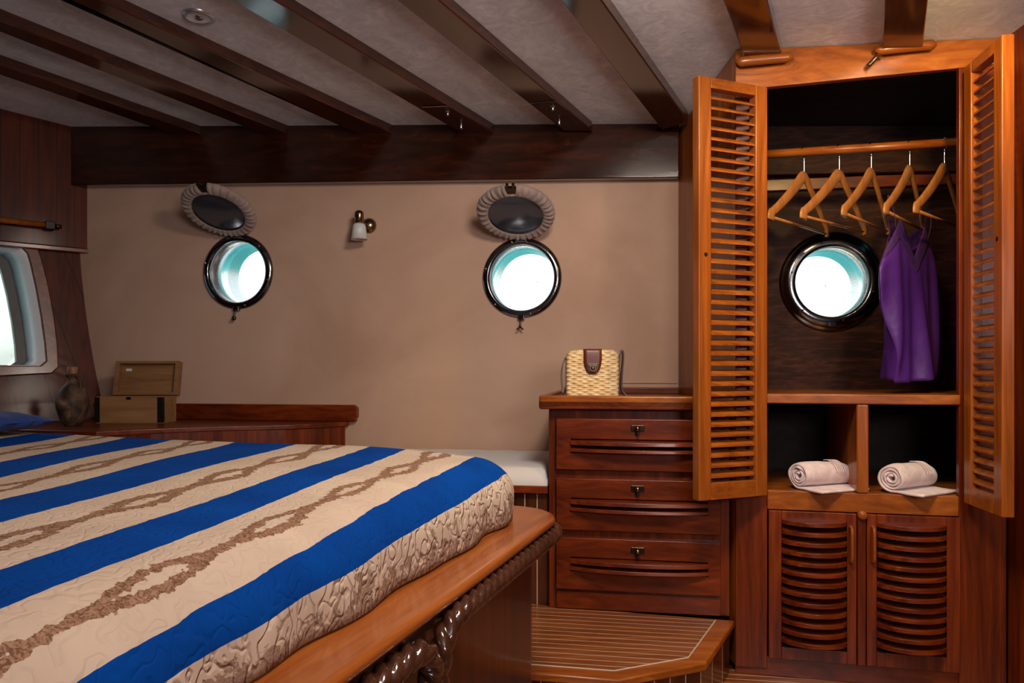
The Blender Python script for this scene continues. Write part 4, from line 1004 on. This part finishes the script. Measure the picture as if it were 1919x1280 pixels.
# ---- bedspread
def edge_line(p0, p1, z):
    A, B = onz(*p0, z), onz(*p1, z); return (A.dot(BL), A.dot(BC)), (B.dot(BL), B.dot(BC))
ztop = ZC-.172
EDG = [edge_line((165, 1280), (945, 885), ZC-.214), edge_line((0, 1225), (868, 863), ZC-.186), edge_line((0, 1105), (722, 852), ztop-.002), edge_line((0, 1048), (655, 847), ztop), edge_line((0, 978), (530, 836), ztop),
       edge_line((0, 938), (415, 832), ztop), edge_line((0, 893), (310, 824), ztop), edge_line((0, 867), (225, 820), ztop), edge_line((0, 838), (150, 813), ztop)]
def ecs(l):
    out = []
    for (l0, c0), (l1, c1) in EDG: out.append(c0+(c1-c0)*(l-l0)/(l1-l0))
    for i in range(1, len(out)): out[i] = min(out[i], out[i-1]-.04)
    w_ = out[-2]-out[-1]
    for k in range(4): out.append(out[-1]-.13)
    return out
cFlat = -.585; lFlat = 1.475; rR = .085; DROP = .148
Emax = rR*math.pi/2+(DROP-rR); uniq = {}
def top_z(l, c):
    x = max(0, (c+.95)/.35); return ztop-.016*min(1, x)**2-.0*l+.006*noise.noise(V(l*2.5, c*2.5, 1))
def sp_pt(p, q):                                 # p across (beyond cFlat positive), q along
    ep, eq = max(0, p), max(0, q); e = math.hypot(ep, eq); c = cFlat+min(p, 0); l = lFlat+min(q, 0); z = top_z(l, c)
    if e > 0:
        e2 = min(e, Emax); h = rR*math.sin(min(e2/rR, math.pi/2)); v = rR*(1-math.cos(min(e2/rR, math.pi/2)))+max(0, e2-rR*math.pi/2)
        k = v/DROP; h += .010*k*noise.noise(V(l*7+eq*6, c*7, 3))+.006*k*math.sin(l*23+1.5*math.sin(l*9)); h += .006*math.sin(math.pi*k)+.012*k
        c += h*ep/e; l += h*eq/e; z -= v*(z-zr-.004)/DROP
    return l, c, z, e
bm = new(); uvl = bm.loops.layers.uv.new('stripes'); st = .011
ps = [Emax-st*i for i in range(int((Emax+1.42)/st))]; qs = [Emax-st*1.3*i for i in range(int((Emax+1.50)/(st*1.3)))]
G = []
for q in qs:
    row = []
    for p in ps:
        l, c, z, e = sp_pt(p, q); v = bm.verts.new(BP(l, c, z))
        cc_ = c+max(0, p)*.0
        E = ecs(min(l, 1.5)+max(0, q)*.5); cu = cFlat+p if p > 0 else c
        s = None
        if cu > E[0]: s = -(cu-E[0])/max(.05, (cFlat+Emax-E[0]))
        else:
            for i in range(len(E)-1):
                if E[i] >= cu > E[i+1]: s = i+(E[i]-cu)/(E[i]-E[i+1]); break
            if s is None: s = len(E)-1
        row.append((v, (s, l+max(0, q))))
    G.append(row)
for j in range(len(G)-1):
    for i in range(len(G[0])-1):
        q4 = (G[j][i], G[j+1][i], G[j+1][i+1], G[j][i+1])
        f = bm.faces.new([x[0] for x in q4])
        for lp, x in zip(f.loops, q4): lp[uvl].uv = x[1]
o = obj('bedspread', bm, M_spread, smooth=True); tag(o, 'blue and cream striped quilted bedspread covering the bed', 'bedspread')
o.modifiers.new('solid', 'SOLIDIFY').thickness = .003
# mattress inside
bm = new(); prism(bm, [(BP(l, c, 0).x, BP(l, c, 0).y) for l, c in ((LN0+.1, cFlat+.05), (lFlat+.05, cFlat+.05), (lFlat+.05, -2.0), (LN0+.1, -2.0))], zr+.002, ztop-.035); obj('mattress', bm, M_sheet, bed, bevel=.03)
# blue pillow at the head
pc = at(-15, 800, 1.86); bm = new(); G = []
n_ = 26
for sgn in (1, -1):
    g2 = []
    for j in range(n_+1):
        r_ = []
        for i in range(n_+1):
            u, v = i/n_*2-1, j/n_*2-1; k = max(0, (1-abs(u)**2.6)*(1-abs(v)**2.6))**.45
            r_.append(bm.verts.new(V(pc.x-.17, pc.y+.03, 0)+BL*(v*.17*(1-.05*u*u))+BC*(u*.24*(1-.05*v*v))+V(0, 0, ztop+.036+.0+sgn*.030*k+.004*noise.noise(V(u*3, v*3, sgn)))))
        g2.append(r_)
    for j in range(n_):
        for i in range(n_): bm.faces.new((g2[j][i], g2[j][i+1], g2[j+1][i+1], g2[j+1][i]))
bmesh.ops.remove_doubles(bm, verts=bm.verts, dist=.0008)
o = obj('pillow', bm, M_bluec, smooth=True); tag(o, 'plain royal blue pillow at the head of the bed', 'pillow')
